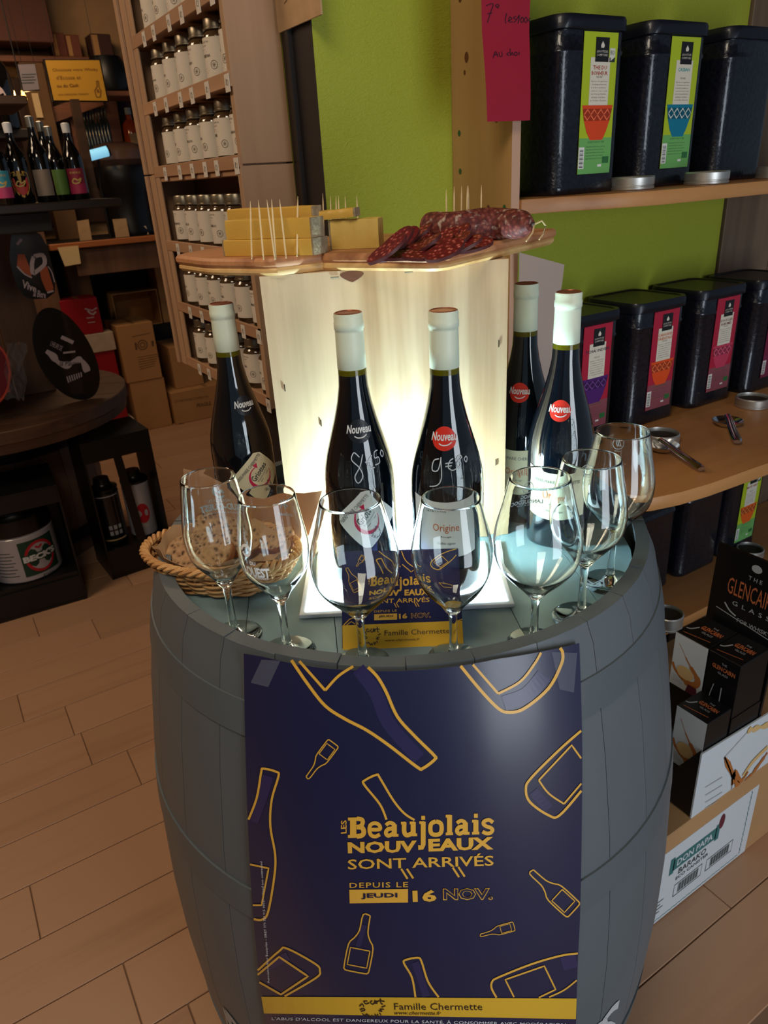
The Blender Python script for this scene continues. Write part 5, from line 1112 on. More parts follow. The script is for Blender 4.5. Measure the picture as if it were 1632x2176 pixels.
# ================================================================ WOODEN DISPLAY ON THE FAR SIDE OF THE AISLE
m_old1 = wood('dark_aged_wood', (112, 76, 50), (62, 42, 30), 'x', 14, .55, 2.5, .6); m_oldz = wood('brown_aged_boards', (130, 92, 64), (86, 60, 44), 'z', 10, .6, 2.0, .6); m_iron = mat('dark_iron', (34, 32, 32), .5, .6)
tb = thing('barrel_table', 'dark aged wooden barrel table with a thick round top', 'table', (.13, 3.08, 0))
TBC = (.13, 3.08, 0); TR, TZ = .49, .665
for i in range(6):
    w_ = 2*TR/6; x0 = -TR+i*w_+.001; x1 = -TR+(i+1)*w_-.001; ps = [(x0+(x1-x0)*k/8) for k in range(9)]
    pl = [(x, -math.sqrt(max(0, TR*TR-x*x))-1e-5) for x in ps]+[(x, math.sqrt(max(0, TR*TR-x*x))+1e-5) for x in reversed(ps)]
    ca, sa = math.cos(1.0), math.sin(1.0); MB().prism([(TBC[0]+p[0]*ca-p[1]*sa, TBC[1]+p[0]*sa+p[1]*ca) for p in pl], TZ-.045, TZ, .003).build('top_board', m_old1, tb)
MB().lathe([(TR-.06, TZ-.085), (TR-.01, TZ-.080), (TR-.005, TZ-.046), (TR-.06, TZ-.046)], TBC, 48).build('rim_hoop', m_old1, tb, True, 30)
for i in range(24):
    a0, a1 = 2*PI*i/24+.004, 2*PI*(i+1)/24-.004; P = []; zs = [0, .15, .3, .45, TZ-.086]
    R_ = lambda z: .345-.04*((z-.30)/.3)**2
    for z in zs: P += [(TBC[0]+R_(z)*math.cos(a), TBC[1]+.13+R_(z)*math.sin(a), z) for a in (a0, a1)]
    for z in zs: P += [(TBC[0]+(R_(z)-.03)*math.cos(a), TBC[1]+.13+(R_(z)-.03)*math.sin(a), z) for a in (a0, a1)]
    n = 10; fs = [(2*k, 2*k+1, 2*k+3, 2*k+2) for k in range(4)]+[(n+2*k+1, n+2*k, n+2*k+2, n+2*k+3) for k in range(4)]+[(2*k+1, n+2*k+1, n+2*k+3, 2*k+3) for k in range(4)]+[(n+2*k, 2*k, 2*k+2, n+2*k+2) for k in range(4)]+[(0, n, n+1, 1), (8, 9, n+9, n+8)]
    MB().add(P, fs).build('stave', m_oldz, tb)
for z in (.08, .47): MB().lathe([(.325, z), (.347, z), (.348, z+.045), (.327, z+.045)], (TBC[0], TBC[1]+.13, 0), 40).build('hoop', m_iron, tb, True, 30)
rk = thing('display_rack', 'brown plank display rack standing on the barrel table holding beer bottles', 'rack', (.2, 3.2, TZ))
for i in range(5):
    MB().b2((-.36+i*.145, 3.05, TZ+.0005), (-.22+i*.145, 3.075, 1.62), .002).build('plank', m_oldz, rk)
MB().b2((-.40, 2.44, 1.318), (.60, 3.049, 1.342), .003).build('shelf_board', mat('black_brown_wood', (34, 26, 22), .5), rk)
MB().b2((-.40, 2.52, 1.262), (.40, 2.54, 1.317), .003).build('dark_panel', mat('dark_rack_panel', (38, 32, 28), .6), rk)
MB().b2((-.40, 2.75, 1.62), (.45, 3.076, 1.645), .003).build('upper_shelf', m_old1, rk)
for x_ in (-.395, .56): MB().b2((x_-.012, 2.60, 1.343), (x_+.012, 2.63, 1.619)).build('post', m_old1, rk)
BQ = [(r*.76, z*.70) for r, z in [(0, 0), (.036, 0), (.0385, .003), (.0385, .155), (.036, .175), (.026, .200), (.0165, .225), (.0140, .245), (.0135, .285), (.0150, .288), (.0150, .296), (0, .298)]]
m_bb = mat('near_black_beer_glass', (12, 11, 12), .08, coat=.8); m_bcap = mat('bottle_cap_foil', (150, 146, 136), .3, .8)
bb0 = None
def beer(px, py, Y, labc, capm, lab, s_=1.0, shape='rect', c2=None, face=None):
    global bb0
    c_ = aty(px, py, Y); c_.z = 1.3425
    t = thing('beer_bottle', lab, 'bottle', c_, 'beer bottles on the dark rack shelf')
    MB().lathe([(r*1.0, z*s_) for r, z in BQ], c_, 28).build('glass_body', m_bb, t, True, 50)
    MB().lathe([(.0110, .262*.7*s_), (.0121, .286*.7*s_), (.0121, .297*.7*s_), (.008, .3005*.7*s_), (0, .301*.7*s_)], c_, 20).build('cap', capm, t, True, 40)
    fd = math.atan2(-c_.y, -c_.x)+(face or 0); f = lambda o: (lambda u, v: c_+Vector(((.02926+o)*math.cos(fd+u/.0385), (.02926+o)*math.sin(fd+u/.0385), v*.70)))
    if labc:
        mb = MB(); L_ = mat('beer_label_%d_%d_%d' % labc, labc, .5)
        if shape == 'shield':
            P = [(-.032, .115), (-.034, .09), (-.030, .06), (-.018, .035), (0, .022), (.018, .035), (.030, .06), (.034, .09), (.032, .115), (.018, .121), (0, .124), (-.018, .121)]
            mb.add([f(.0006)(0, .08)]+[f(.0006)(*p) for p in P], [(0, 1+i, 1+(i+1) % 12) for i in range(12)])
        else: patch(mb, rectq(-.034, .025, .034, .125), f(.0006), 12, 1)
        mb.build('label', L_, t, True)
        if c2:
            mb = MB()
            if shape == 'shield':
                P = [(-.026, .098), (-.026, .07), (-.016, .042), (0, .030), (.016, .042), (.026, .07), (.026, .098)]; mb.add([f(.0012)(0, .07)]+[f(.0012)(*p) for p in P], [(0, 1+i, 1+(i+1) % 7) for i in range(7)])
            else: patch(mb, rectq(-.034, .025, .034, .065), f(.0012), 12, 1)
            mb.build('label_print', mat('beer_label_%d_%d_%d' % c2, c2, .5), t, True)
            mb = MB(); stroke(mb, [(-.018, .072), (-.008, .085), (.004, .078), (.016, .086), (.008, .07), (-.008, .066), (-.018, .072)], .005, f(.0016), 4); text_on(mb, 'BIERE', rectq(-.02, .104, .02, .112), f(.0016), res=1); mb.build('label_emblem', mat('pale_gold_ink', (206, 176, 96), .5), t)
m_cw = mat('white_cap', (226, 226, 226), .4)
beer(15, 434, 2.47, (60, 150, 170), m_bcap, 'dark beer bottle with a blue and pink label at the picture edge', 1.0, 'rect', (190, 60, 110))
beer(55, 432, 2.50, (196, 150, 60), m_cw, 'dark beer bottle with a red and gold shield label', 1.0, 'shield', (190, 44, 34))
beer(103, 432, 2.52, (150, 132, 116), m_bcap, 'dark beer bottle with a narrow grey label', 1.08, 'rect')
beer(135, 428, 2.60, (112, 150, 70), m_bcap, 'dark beer bottle with a green label', .98, 'rect')
beer(172, 424, 2.55, (150, 40, 60), m_cw, 'dark beer bottle with a crimson label and white cap', 1.0, 'rect', (176, 44, 84))
beer(120, 425, 2.75, None, m_bcap, 'taller unlabelled dark bottle behind the green label', 1.1)
# things hung or leaning near the rack
def yplane_poly(name, pts, Y, th, m_, parent): 
    P = [aty(x, y, Y) for x, y in pts]; n = len(P); mb = MB(); mb.add(P+[p+Vector((0, th, 0)) for p in P], [tuple(range(n)), tuple(range(2*n-1, n-1, -1))]+[(i, n+i, n+(i+1) % n, (i+1) % n) for i in range(n)]); return mb.build(name, m_, parent)
def yf(Y): return lambda x, y: aty(x, y, Y)
m_plate = mat('black_enamel', (14, 14, 16), .3, coat=.5); m_beer = mat('beer_orange_print', (176, 84, 44), .5); m_lil = mat('pale_lilac_print', (190, 172, 176), .6)
pl = thing('metal_sign', 'ragged black sign with two beer mugs hanging in front of the planks', 'sign', aty(70, 560, 2.70))
yplane_poly('plate', [(24, 500), (20, 540), (22, 560), (30, 590), (40, 615), (52, 630), (70, 636), (100, 634), (116, 622), (118, 590), (110, 560), (98, 520), (86, 498), (60, 484), (40, 486)][::-1], 2.70, .006, m_plate, pl)
yplane_poly('beer_print', [(38, 540), (52, 540), (68, 582), (66, 588), (44, 574), (36, 564)][::-1], 2.6988, .0005, m_beer, pl); yplane_poly('beer_print', [(83, 568), (100, 566), (114, 612), (110, 620), (98, 618), (88, 594)][::-1], 2.6988, .0005, m_beer, pl)
mb = MB(); stroke(mb, [(36, 566), (52, 582), (68, 590)], 3, yf(2.6975), 3); stroke(mb, [(72, 545), (90, 542), (95, 560), (80, 575), (70, 580), (68, 560), (72, 545)], 9, yf(2.6975), 3); stroke(mb, [(36, 520), (46, 508)], 6, yf(2.6975), 0); stroke(mb, [(100, 622), (114, 618)], 4, yf(2.6975), 0); stroke(mb, [(102, 566), (110, 578), (116, 600)], 2, yf(2.6975), 3)
text_on(mb, 'Vive', [(50, 612), (78, 624), (76, 606), (48, 594)], yf(2.6975), bold=.03, shear=.3); text_on(mb, 'la Biere', [(70, 630), (98, 634), (96, 620), (72, 614)], yf(2.6975), bold=.02, shear=.3); mb.build('pale_print', m_lil, pl)
MB().tube([aty(60, 486, 2.70), aty(42, 452, 2.70)+Vector((0, -.0, 0)), aty(38, 440, 2.55)], .002, 6).build('hook', m_iron, pl)
ap = thing('oval_sign', 'large black egg shaped sign with a white ribbon leaning on the barrel table', 'sign', aty(150, 850, 2.80))
OV = []
for k in range(36):
    a_ = 2*PI*k/36; ex = 72*math.cos(a_); ey = 100*math.sin(a_); rr_ = 1+.10*math.sin(a_-.3); x_ = 140+ex*rr_*.90+ey*.30; y_ = 752+ey*.98+.08*ex; OV.append((x_, y_))
yplane_poly('plate', OV[::-1], 2.80, .012, m_plate, ap)
mb = MB(); stroke(mb, [(98, 746), (112, 756), (124, 770), (142, 776), (158, 768), (170, 765), (178, 772), (186, 790)], [8, 9, 10, 11, 13, 15, 16, 15, 12]*6, yf(2.7975), 5); stroke(mb, [(130, 716), (156, 728)], 8, yf(2.7975), 0); stroke(mb, [(134, 750), (160, 747)], 4, yf(2.7975), 0)
for i in range(7): stroke(mb, [(142+5*i, 800-i*1.5), (146+4.6*i, 813-i*2)], 2.6, yf(2.7975), 0)
text_on(mb, "L'HEURE DE", [(106, 734), (130, 746), (134, 736), (110, 724)], yf(2.7975)); mb.build('pale_print', m_lil, ap)
mb = MB(); text_on(mb, 'la Pause', [(126, 778), (168, 776), (168, 766), (126, 766)], yf(2.796), shear=.3); mb.build('dark_print', m_ink, ap)
rp = thing('red_gift_plate', 'round red gift wrapped in clear film at the picture edge', 'gift', aty(-8, 790, 2.72))
yplane_poly('plate', [(-22+46*math.cos(2*PI*k/30), 795+70*math.sin(2*PI*k/30)) for k in range(30)][::-1], 2.72, .02, mat('dark_red_enamel', (110, 22, 32), .4), rp)
mb = MB(); stroke(mb, [(-22+43*math.cos(2*PI*k/30), 795+66*math.sin(2*PI*k/30)) for k in range(31)], 5, yf(2.718), 0); mb.build('rim_line', mat('orange_red_line', (190, 70, 48), .4), rp)
m_film = mat('clear_film', (226, 226, 232), .12, trans=.9, alpha=.5)
G_ = []
for j in range(9):
    G_.append([aty(12+i*6+4*math.sin(j*1.3+i), 728+j*15+3*math.sin(i*2.1), 2.69)+Vector((0, .012*math.sin(i*2.3+j*1.7), 0)) for i in range(8)])
MB().sheet(G_).build('film', m_film, rp, True, 0)
# mini kegs in open black boxes, on the floor in front of the barrel table
m_kegw = mat('white_keg', (168, 166, 176), .35, coat=.4); m_kegr = mat('keg_red', (176, 30, 44), .5); m_kegg = mat('keg_green', (20, 60, 44), .5)
def keg_box(cx, cy, rz, w_, d_, h_, lab, back=True, ped=.1195):
    t = thing('keg_box', lab, 'box', (cx, cy, 0)); ca, sa = math.cos(rz), math.sin(rz); L = lambda x, y, z: (cx+x*ca-y*sa, cy+x*sa+y*ca, z)
    def bb(n_, x0, x1, y0, y1, z0, z1): return MB().hexa([L(x0, y0, z0), L(x1, y0, z0), L(x1, y1, z0), L(x0, y1, z0), L(x0, y0, z1), L(x1, y0, z1), L(x1, y1, z1), L(x0, y1, z1)]).build(n_, m_black, t)
    e = .006; bb('bottom_panel', -w_/2, w_/2, 0, d_, .0005, .012); bb('top_panel', -w_/2, w_/2, 0, d_, h_-e, h_); bb('pedestal', -w_/2+e+.001, w_/2-e-.001, e+.001, d_-e-.001, .0125, ped)
    if back: bb('back_panel', -w_/2, w_/2, d_-e, d_, .0125, h_-e-.0005)
    bb('side_panel', -w_/2, -w_/2+e, 0, d_-e-.0005, .0125, h_-e-.0005); bb('side_panel', w_/2-e, w_/2, 0, d_-e-.0005, .0125, h_-e-.0005)
    bb('front_panel', -w_/2+e+.0005, w_/2-e-.0005, 0, e, .0125, h_*.22); bb('front_panel', -w_/2+e+.0005, w_/2-e-.0005, 0, e, h_*.86, h_-e-.0005)
    return t, L
def keg(c_, r, h, lab, m_b, band, face, kf_=.80):
    t = thing('mini_keg', lab, 'keg', c_, 'mini beer kegs in black boxes')
    MB().lathe([(0, 0), (r-.006, 0), (r, .006), (r, h*kf_), (r-.004, h*(kf_+.015)), (r, h*(kf_+.03))], c_, 40).build('body', m_b, t, True, 40)
    MB().lathe([(r, h*(kf_+.031)), (r+.001, h*(kf_+.06)), (r-.003, h*.86), (r-.020, h*.91), (r-.022, h*.94), (.03, h*.955), (.028, h), (0, h)], c_, 36).build('shoulder', mat('black_keg_plastic', (12, 12, 14), .3), t, True, 40)
    f = lambda o: (lambda u, v: Vector(c_)+Vector(((r+o)*math.cos(face+u/r), (r+o)*math.sin(face+u/r), v)))
    return t, f
kb1, Lk = keg_box(.075, 2.56, -.05, .30, .26, .46, 'black open fronted box holding a white mini keg, nearest the picture edge')
kc = Lk(-.010, .130, .1205); face = math.atan2(-kc[1], -kc[0])
kg_, f = keg(kc, .118, .275, 'white mini keg with a red ring BECK\'S emblem on green', m_kegw, None, face, .62)
u0 = .050; mb = MB(); patch(mb, rectq(u0-.066, .022, u0+.066, .155), f(.0008), 10, 1); mb.build('green_panel', m_kegg, kg_)
mb = MB(); mb.add([f(.0014)(u0, .088)]+[f(.0014)(u0+.050*math.cos(k*PI/14), .088+.055*math.sin(k*PI/14)) for k in range(28)], [(0, 1+i, 1+(i+1) % 28) for i in range(28)]); mb.build('white_disc', m_kegw, kg_)
mb = MB(); stroke(mb, [(u0+.050*math.cos(k*PI/14), .088+.055*math.sin(k*PI/14)) for k in range(29)], .010, f(.002), 0); stroke(mb, [(u0-.012, .128), (u0, .120), (u0+.012, .128)], .008, f(.002), 3); mb.build('red_ring', m_kegr, kg_)
mb = MB(); patch(mb, rectq(u0-.064, .074, u0+.064, .104), f(.0026), 10, 1); mb.build('dark_band', m_kegg, kg_); mb = MB(); text_on(mb, "BECK'S", rectq(u0-.060, .077, u0+.060, .101), f(.0032), bold=.06); mb.build('white_lettering', m_wbox, kg_)
mb = MB(); text_on(mb, 'Pils', rectq(u0-.01, .006, u0+.03, .014), f(.0008)); 
for k in range(8): patch(mb, rectq(-.105, .03+.013*k, -.035-.01*(k % 2), .033+.013*k), f(.0008), 3, 1)
mb.build('grey_print', m_txt, kg_)
kb2, Lk = keg_box(.462, 2.64, .06, .25, .22, .555, 'taller black box with windows and two mini kegs beside the white keg', False, .105)
MB().hexa([Lk(.0, .001, .1060), Lk(.034, .001, .1060), Lk(.034, .006, .1060), Lk(.0, .006, .1060), Lk(-.020, .001, .476), Lk(.010, .001, .476), Lk(.010, .006, .476), Lk(-.020, .006, .476)]).build('divider', m_black, kb2)
kc = Lk(-.058, .115, .1060); face = math.atan2(-kc[1], -kc[0]); k2_, f = keg(kc, .052, .27, 'black mini keg with small pale icons seen through the box window', m_plate, None, face)
mb = MB()
for i in range(3):
    for j in range(2): patch(mb, rectq(-.012+.018*i, .045+.024*j, .000+.018*i, .062+.024*j), f(.001), 2, 1)
patch(mb, rectq(-.05, .205, .05, .209), f(.001), 8, 1); mb.build('pale_icons', m_silv, k2_); mb = MB(); patch(mb, rectq(-.05, .022, .05, .028), f(.001), 8, 1); mb.build('gold_line', m_amb2, k2_)
kc = Lk(.062, .115, .1060)
k3_, f = keg(kc, .052, .27, 'white mini keg with a red patch in the taller black box', m_kegw, None, math.atan2(-kc[1], -kc[0]))
mb = MB(); mb.add([f(.001)(.008, .10)]+[f(.001)(.008+.026*math.cos(k*PI/10), .10+.042*math.sin(k*PI/10)) for k in range(20)], [(0, 1+i, 1+(i+1) % 20) for i in range(20)]); mb.build('red_patch', m_kegr, k3_)

# ================================================================ CARTONS AND SHELVES AT THE BACK
def carton(name, x0, x1, y0, y1, z0, z1, m_, lab, grp=None, open_=False, cat='box'):
    t = thing(name, lab, cat, ((x0+x1)/2, (y0+y1)/2, z0), grp)
    if open_:
        e = .006
        for lo, hi in (((x0, y0, z0), (x1, y1, z0+e)), ((x0, y0, z1-e), (x1, y1, z1)), ((x0, y0, z0+e+.0005), (x0+e, y1, z1-e-.0005)), ((x1-e, y0, z0+e+.0005), (x1, y1, z1-e-.0005)), ((x0+e+.0005, y1-e, z0+e+.0005), (x1-e-.0005, y1, z1-e-.0005))): MB().b2(lo, hi).build('panel', m_, t)
    else:
        MB().b2((x0, y0, z0), (x1, y1, z1), .003).build('box', m_, t); MB().b2(((x0+x1)/2-.012, y0+.004, z1+.0002), ((x0+x1)/2+.012, y1-.004, z1+.0008)).build('tape_seam', mat('brown_tape', (150, 110, 70), .4), t)
    return t
def fp(t, items, Y, m_=None):
    mb = MB()
    for it in items:
        if it[0] == 't': text_on(mb, it[1], it[2], lambda x, y: aty(x, y, Y), **(it[3] if len(it) > 3 else {}))
        else: stroke(mb, it[1], it[2], lambda x, y: aty(x, y, Y), 0)
    mb.build('box_print', m_ or mat('box_print_ink', (104, 74, 50), .7), t)
YC = 4.44
A = [aty(*p, YC) for p in ((296, 914), (368, 908), (272, 806), (290, 812), (347, 799), (264, 691), (327, 679), (373, 908), (354, 830))]
c1 = carton('cardboard_box', A[0].x, A[1].x, YC, YC+.30, .0005, A[3].z, m_card2, 'plain tan cardboard box on the floor under the printed one')
c2 = carton('cardboard_box', A[0].x-.012, A[1].x-.008, YC-.004, YC+.28, A[3].z+.001, A[5].z, m_card2, 'tan cardboard box with a round emblem on top of the plain one')
fp(c2, [('s', [(303+10*math.cos(k*PI/8), 733+10*math.sin(k*PI/8)) for k in range(17)], 2.2), ('s', [(303+5*math.cos(k*PI/8), 733+5*math.sin(k*PI/8)) for k in range(17)], 2), ('s', [(288, 728), (290, 744)], 4), ('s', [(324, 724), (325, 736)], 5), ('s', [(280, 716), (318, 708)], 1.5)]+[('s', [(292+k, 760+5*k), (338-k*2, 752+5*k)], 1.2) for k in range(6)], YC-.0045)
c3 = carton('cardboard_box', A[7].x+.002, A[7].x+.46, YC-.02, YC+.30, .0005, aty(354, 836, YC).z, m_card2, 'wide tan cardboard box reading FRAGILE beside the plain one')
fp(c3, [('t', 'CE CARTON NE CONTIENT PAS', [(372, 856), (444, 845), (444, 840), (372, 851)]), ('t', 'FRAGILE', [(418, 866), (449, 861), (448, 853), (418, 858)], {'bold': .03}), ('t', 'FR', [(381, 905), (393, 903), (393, 898), (381, 900)], {'bold': .04})], YC-.0205)
c4 = carton('cardboard_box', 1.215, 1.40, YC+.05, YC+.34, aty(354, 836, YC).z+.001, aty(345, 745, YC).z, m_card2, 'small tan carton with a white tape mark behind the round emblem box')
YO = 4.80
B_ = [aty(*p, YO) for p in ((240, 629), (330, 618), (330, 682))]
c5 = carton('cardboard_box', B_[0].x-.01, B_[1].x+.01, YO, YO+.19, B_[2].z-.02, B_[0].z+.01, m_card2, 'empty open cardboard box lying on its side above the other boxes', open_=True)
c6 = carton('cardboard_box', aty(335, 640, 4.75).x+.03, aty(335, 640, 4.75).x+.12, 4.80, 4.98, B_[2].z-.0210, .92, m_card2, 'tall tan cardboard leaning between the open box and the spice cabinet')
sup = thing('low_cupboard', 'dark low cupboard behind the stacked boxes', 'cupboard', (1.0, 4.9, 0)); MB().b2((.55, 4.795, .0005), (1.75, 4.988, B_[2].z-.0215), .003).build('body', mat('very_dark_wood', (22, 17, 15), .6), sup)
m_redb = mat('red_wine_box', (160, 20, 34), .45); m_whb = mat('whitish_crate', (196, 176, 152), .7, var=.1, vscale=20)
def rbox(tl, tr, br, Y, dz, m_, lab, prt=True):
    a_, b_, c_ = aty(*tl, Y), aty(*tr, Y), aty(*br, Y); z0 = c_.z if dz is None else dz
    t = carton('wine_box', c_.x-.20, c_.x, Y, Y+.16, z0+.001, a_.z, m_, lab, 'red and white boxes stacked behind the round table')
    return t, a_, c_
r1, a_, c_ = rbox((160, 636), (207, 636), (221, 706), 4.46, None, m_redb, 'red box with a pale crest at the top of the stack')
z1 = c_.z
w1 = aty(247, 742, 4.46); carton('wine_box', w1.x-.24, w1.x, 4.45, 4.63, w1.z, z1, m_whb, 'whitish wooden box under the topmost red box', 'red and white boxes stacked behind the round table')
w2 = aty(262, 800, 4.46); carton('wine_box', w2.x-.235, w2.x-.02, 4.46, 4.62, aty(280, 884, 4.46).z+.001, w1.z-.001, m_redb, 'tall red box under the whitish wooden box', 'red and white boxes stacked behind the round table')
w3 = aty(286, 885, 4.46); carton('wine_box', w3.x-.30, w3.x-.01, 4.43, 4.63, .0005, w3.z, m_whb, 'whitish wooden box on the floor under the red boxes', 'red and white boxes stacked behind the round table')
fp(r1, [('s', [(186, 660), (192, 666), (198, 668), (204, 662)], 4), ('s', [(180, 656), (196, 660), (206, 654)], 3), ('s', [(184, 676), (200, 674)], 2), ('s', [(187, 686), (202, 684)], 2)], 4.458, m_lil)
# counter with orange edge
YK = 4.30
K0 = aty(105, 522, YK); K1 = aty(332, 500, YK)
cn = thing('counter', 'dark counter with an orange wooden edge along its top', 'counter', (1.0, 4.5, 0))
m_oedge = wood('orange_wood_edge', (196, 120, 62), (140, 78, 38), 'x', 30, .5, 3, .6)
ZK = K0.z
MB().b2((K0.x, YK, ZK-.026), (1.75, YK+.03, ZK+.004), .003).build('edge', m_oedge, cn); MB().b2((K0.x, YK+.0305, ZK-.03), (1.75, 4.98, ZK), .002).build('worktop', mat('very_dark_wood', (22, 17, 15), .6), cn)
MB().b2((K0.x+.12, YK+.05, ZK-.17), (1.75, YK+.07, ZK-.031)).build('apron', m_oldz, cn); MB().b2((K0.x+.02, 4.990, .62), (1.75, 4.999, ZK-.04)).build('dark_front', mat('very_dark_wood', (22, 17, 15), .6), cn)
for nm, q, m_, Y, lab in (('paper_card', [(163, 470), (188, 466), (195, 507), (170, 510)], m_old, 4.45, 'small cream card standing at the dark end of the counter'), ('paper_card', [(239, 466), (268, 464), (275, 500), (246, 503)], m_old, 4.45, 'small beige card standing in the middle of the counter'), ('paper_card', [(300, 482), (310, 480), (316, 496), (304, 498)], m_whb, 4.5, 'tiny white card on the counter beside the spice cabinet')):
    P = [aty(x, y, Y) for x, y in q]; zmin = min(P[2].z, P[3].z); 
    for p in P[2:]: p.z = ZK+.001
    o = MB().hexa([P[3], P[2], P[2]+Vector((0, .004, 0)), P[3]+Vector((0, .004, 0)), P[0], P[1], P[1]+Vector((0, .004, 0)), P[0]+Vector((0, .004, 0))]).build(nm, m_); tag(o, lab, 'card')
mb = MB(); P = [aty(x, y, YK-.004) for x, y in ((122, 526), (166, 522), (172, 560), (138, 566))]; mb.hexa([P[3], P[2], P[2]+Vector((0, .003, 0)), P[3]+Vector((0, .003, 0)), P[0], P[1], P[1]+Vector((0, .003, 0)), P[0]+Vector((0, .003, 0))])
tc_ = mb.build('price_card', mat('cream_card', (206, 180, 132), .6)); tag(tc_, 'cream price card with a brown mark hanging under the counter edge', 'card')
# coffee grinder: black body, clear hopper, small lamp
gm_ = thing('coffee_grinder', 'large black coffee grinder with a smoky clear hopper on the counter', 'grinder', aty(270, 500, 4.55))
gz = ZK+.001; gx = aty(268, 420, 4.62).x
gh = aty(268, 352, 4.62).z-gz; hh = aty(268, 300, 4.62).z-gz
MB().lathe([(0, 0), (.13, 0), (.135, .02), (.12, .06), (.125, gh*.6), (.15, gh*.75), (.15, gh*.95), (.14, gh), (0, gh)], (gx, 4.62, gz), 30).build('body', mat('matte_black', (10, 11, 16), .4), gm_, True, 40)
MB().lathe([(.125, gh+.001), (.15, gh+.03), (.15, gh+(hh-gh)*.6), (.12, gh+(hh-gh)*.85), (.07, hh-.005), (0, hh)], (gx, 4.62, gz), 30).build('hopper', mat('smoky_plastic', (110, 84, 74), .25, alpha=.75), gm_, True, 40)
lt = aty(206, 327, 4.42); 
tl_ = thing('tube_lamp', 'short pale blue glowing tube lamp in front of the coffee grinder', 'lamp', lt)
MB().tube([aty(186, 332, 4.42), aty(228, 321, 4.42)], .026, 14).build('tube', mat('blue_white_tube', (130, 196, 226), .3, emit=.9), tl_, True, 40)
MB().tube([aty(228, 321, 4.42), aty(232, 320, 4.42)], .028, 14).build('cap', m_iron, tl_, True, 40); MB().tube([aty(208, 330, 4.44), aty(214, 400, 4.50), Vector((aty(214, 400, 4.5).x, 4.5, ZK+.0005))], .008, 8).build('stem', m_iron, tl_, True)
# wine rack with slanting shelves
wr_ = thing('wine_rack', 'tall wooden wine rack with slanting boards at the back', 'rack', aty(170, 250, 4.9)+Vector((0, 0, 0)))
def bar(a_, b_, Y, wd, m_, th=.02):
    p, q = aty(*a_, Y), aty(*b_, Y); d_ = (q-p).normalized(); n_ = Vector((-d_.z, 0, d_.x))*wd/2; t_ = Vector((0, th, 0))
    return MB().hexa([p-n_, q-n_, q-n_+t_, p-n_+t_, p+n_, q+n_, q+n_+t_, p+n_+t_]).build('board', m_, wr_)
m_rackw = wood('reddish_rack_wood', (150, 96, 66), (104, 62, 44), 'x', 14, .6, 2, .5)
bar((108, 246), (215, 208), 4.80, .07, m_rackw); bar((88, 120), (108, 260), 4.86, .05, m_rackw); bar((152, 236), (170, 330), 4.86, .035, m_rackw); bar((180, 226), (200, 310), 4.88, .03, m_rackw); bar((200, 214), (216, 300), 4.86, .03, m_rackw); bar((230, 190), (252, 320), 4.86, .07, m_rackw)
for (a_, b_) in (((184, 268), (205, 266)), ((208, 262), (236, 258)), ((182, 296), (196, 322))):
    bar(a_, b_, 4.905, .16, mat('pale_ochre_panel', (214, 172, 112), .8), .01)
q_ = aty(40, 330, 4.95); MB().b2((q_.x-.5, 4.93, 1.20), (q_.x+.9, 4.99, 1.95)).build('back_panel', mat('deep_brown_panel', (58, 34, 24), .7), wr_)
m_wb = mat('dark_green_bottle', (22, 30, 32), .12, coat=.6)
for i in range(9):
    px = 186+i*6.2; p = aty(px, 318-i*1.6, 4.86); o = MB().lathe([(0, 0), (.011, .001), (.011, .12), (.005, .15), (.005, .20), (.006, .205), (0, .207)], (p.x, p.y, p.z-.02), 12).build('wine_bottle', m_wb, None, True)
    tag(o, 'small dark bottle in the back wine rack, %s from the yellow sign side' % W1[i], 'bottle', 'bottles in the back wine rack')
# orange spirit bottle on the grinder side
p = aty(288, 328, 4.88); ob = thing('spirit_bottle', 'square shouldered orange spirit bottle beside the spice cabinet', 'bottle', (p.x, 4.88, p.z))
MB().lathe([(0, 0), (.048, 0), (.05, .004), (.05, .14), (.044, .165), (.018, .185), (.016, .21)], (p.x, 4.88, p.z), 24).build('glass_body', mat('orange_spirit', (176, 70, 30), .12, coat=.8), ob, True, 40)
MB().lathe([(.0165, .211), (.018, .213), (.018, .245), (0, .246)], (p.x, 4.88, p.z), 20).build('stopper', mat('pale_stopper', (176, 190, 200), .3), ob, True, 40); fo = lambda u, v: Vector((p.x+u, 4.88-math.sqrt(max(0, .0506**2-u*u)), p.z+v)); mb = MB(); patch(mb, rectq(-.026, .03, .032, .11), fo, 6, 1); mb.build('label', m_old, ob)
tag(MB().b2((p.x-.06, 4.80, p.z-.03), (p.x+.13, 4.97, p.z-.001), .003).b2((p.x-.05, 4.81, ZK+.001), (p.x-.03, 4.83, p.z-.0305)).b2((p.x+.10, 4.81, ZK+.001), (p.x+.12, 4.83, p.z-.0305)).build('bottle_riser', m_rackw), 'small reddish wooden riser under the orange spirit bottle', 'stand')
# signs
def sign(q, Y, m_, lab, frame=None):
    P = [aty(x, y, Y) for x, y in q]; c_ = sum(P, Vector())/4; t = thing('framed_sign', lab, 'sign', c_)
    Q = [c_+(p-c_)*1.06 for p in P]
    MB().hexa([Q[3]+Vector((0, .004, 0)), Q[2]+Vector((0, .004, 0)), Q[2]+Vector((0, .02, 0)), Q[3]+Vector((0, .02, 0)), Q[0]+Vector((0, .004, 0)), Q[1]+Vector((0, .004, 0)), Q[1]+Vector((0, .02, 0)), Q[0]+Vector((0, .02, 0))]).build('frame', frame or m_iron, t)
    MB().hexa([P[3], P[2], P[2]+Vector((0, .003, 0)), P[3]+Vector((0, .003, 0)), P[0], P[1], P[1]+Vector((0, .003, 0)), P[0]+Vector((0, .003, 0))]).build('panel', m_, t); return t
m_ysign = mat('ochre_yellow_sign', (182, 136, 34), .6)
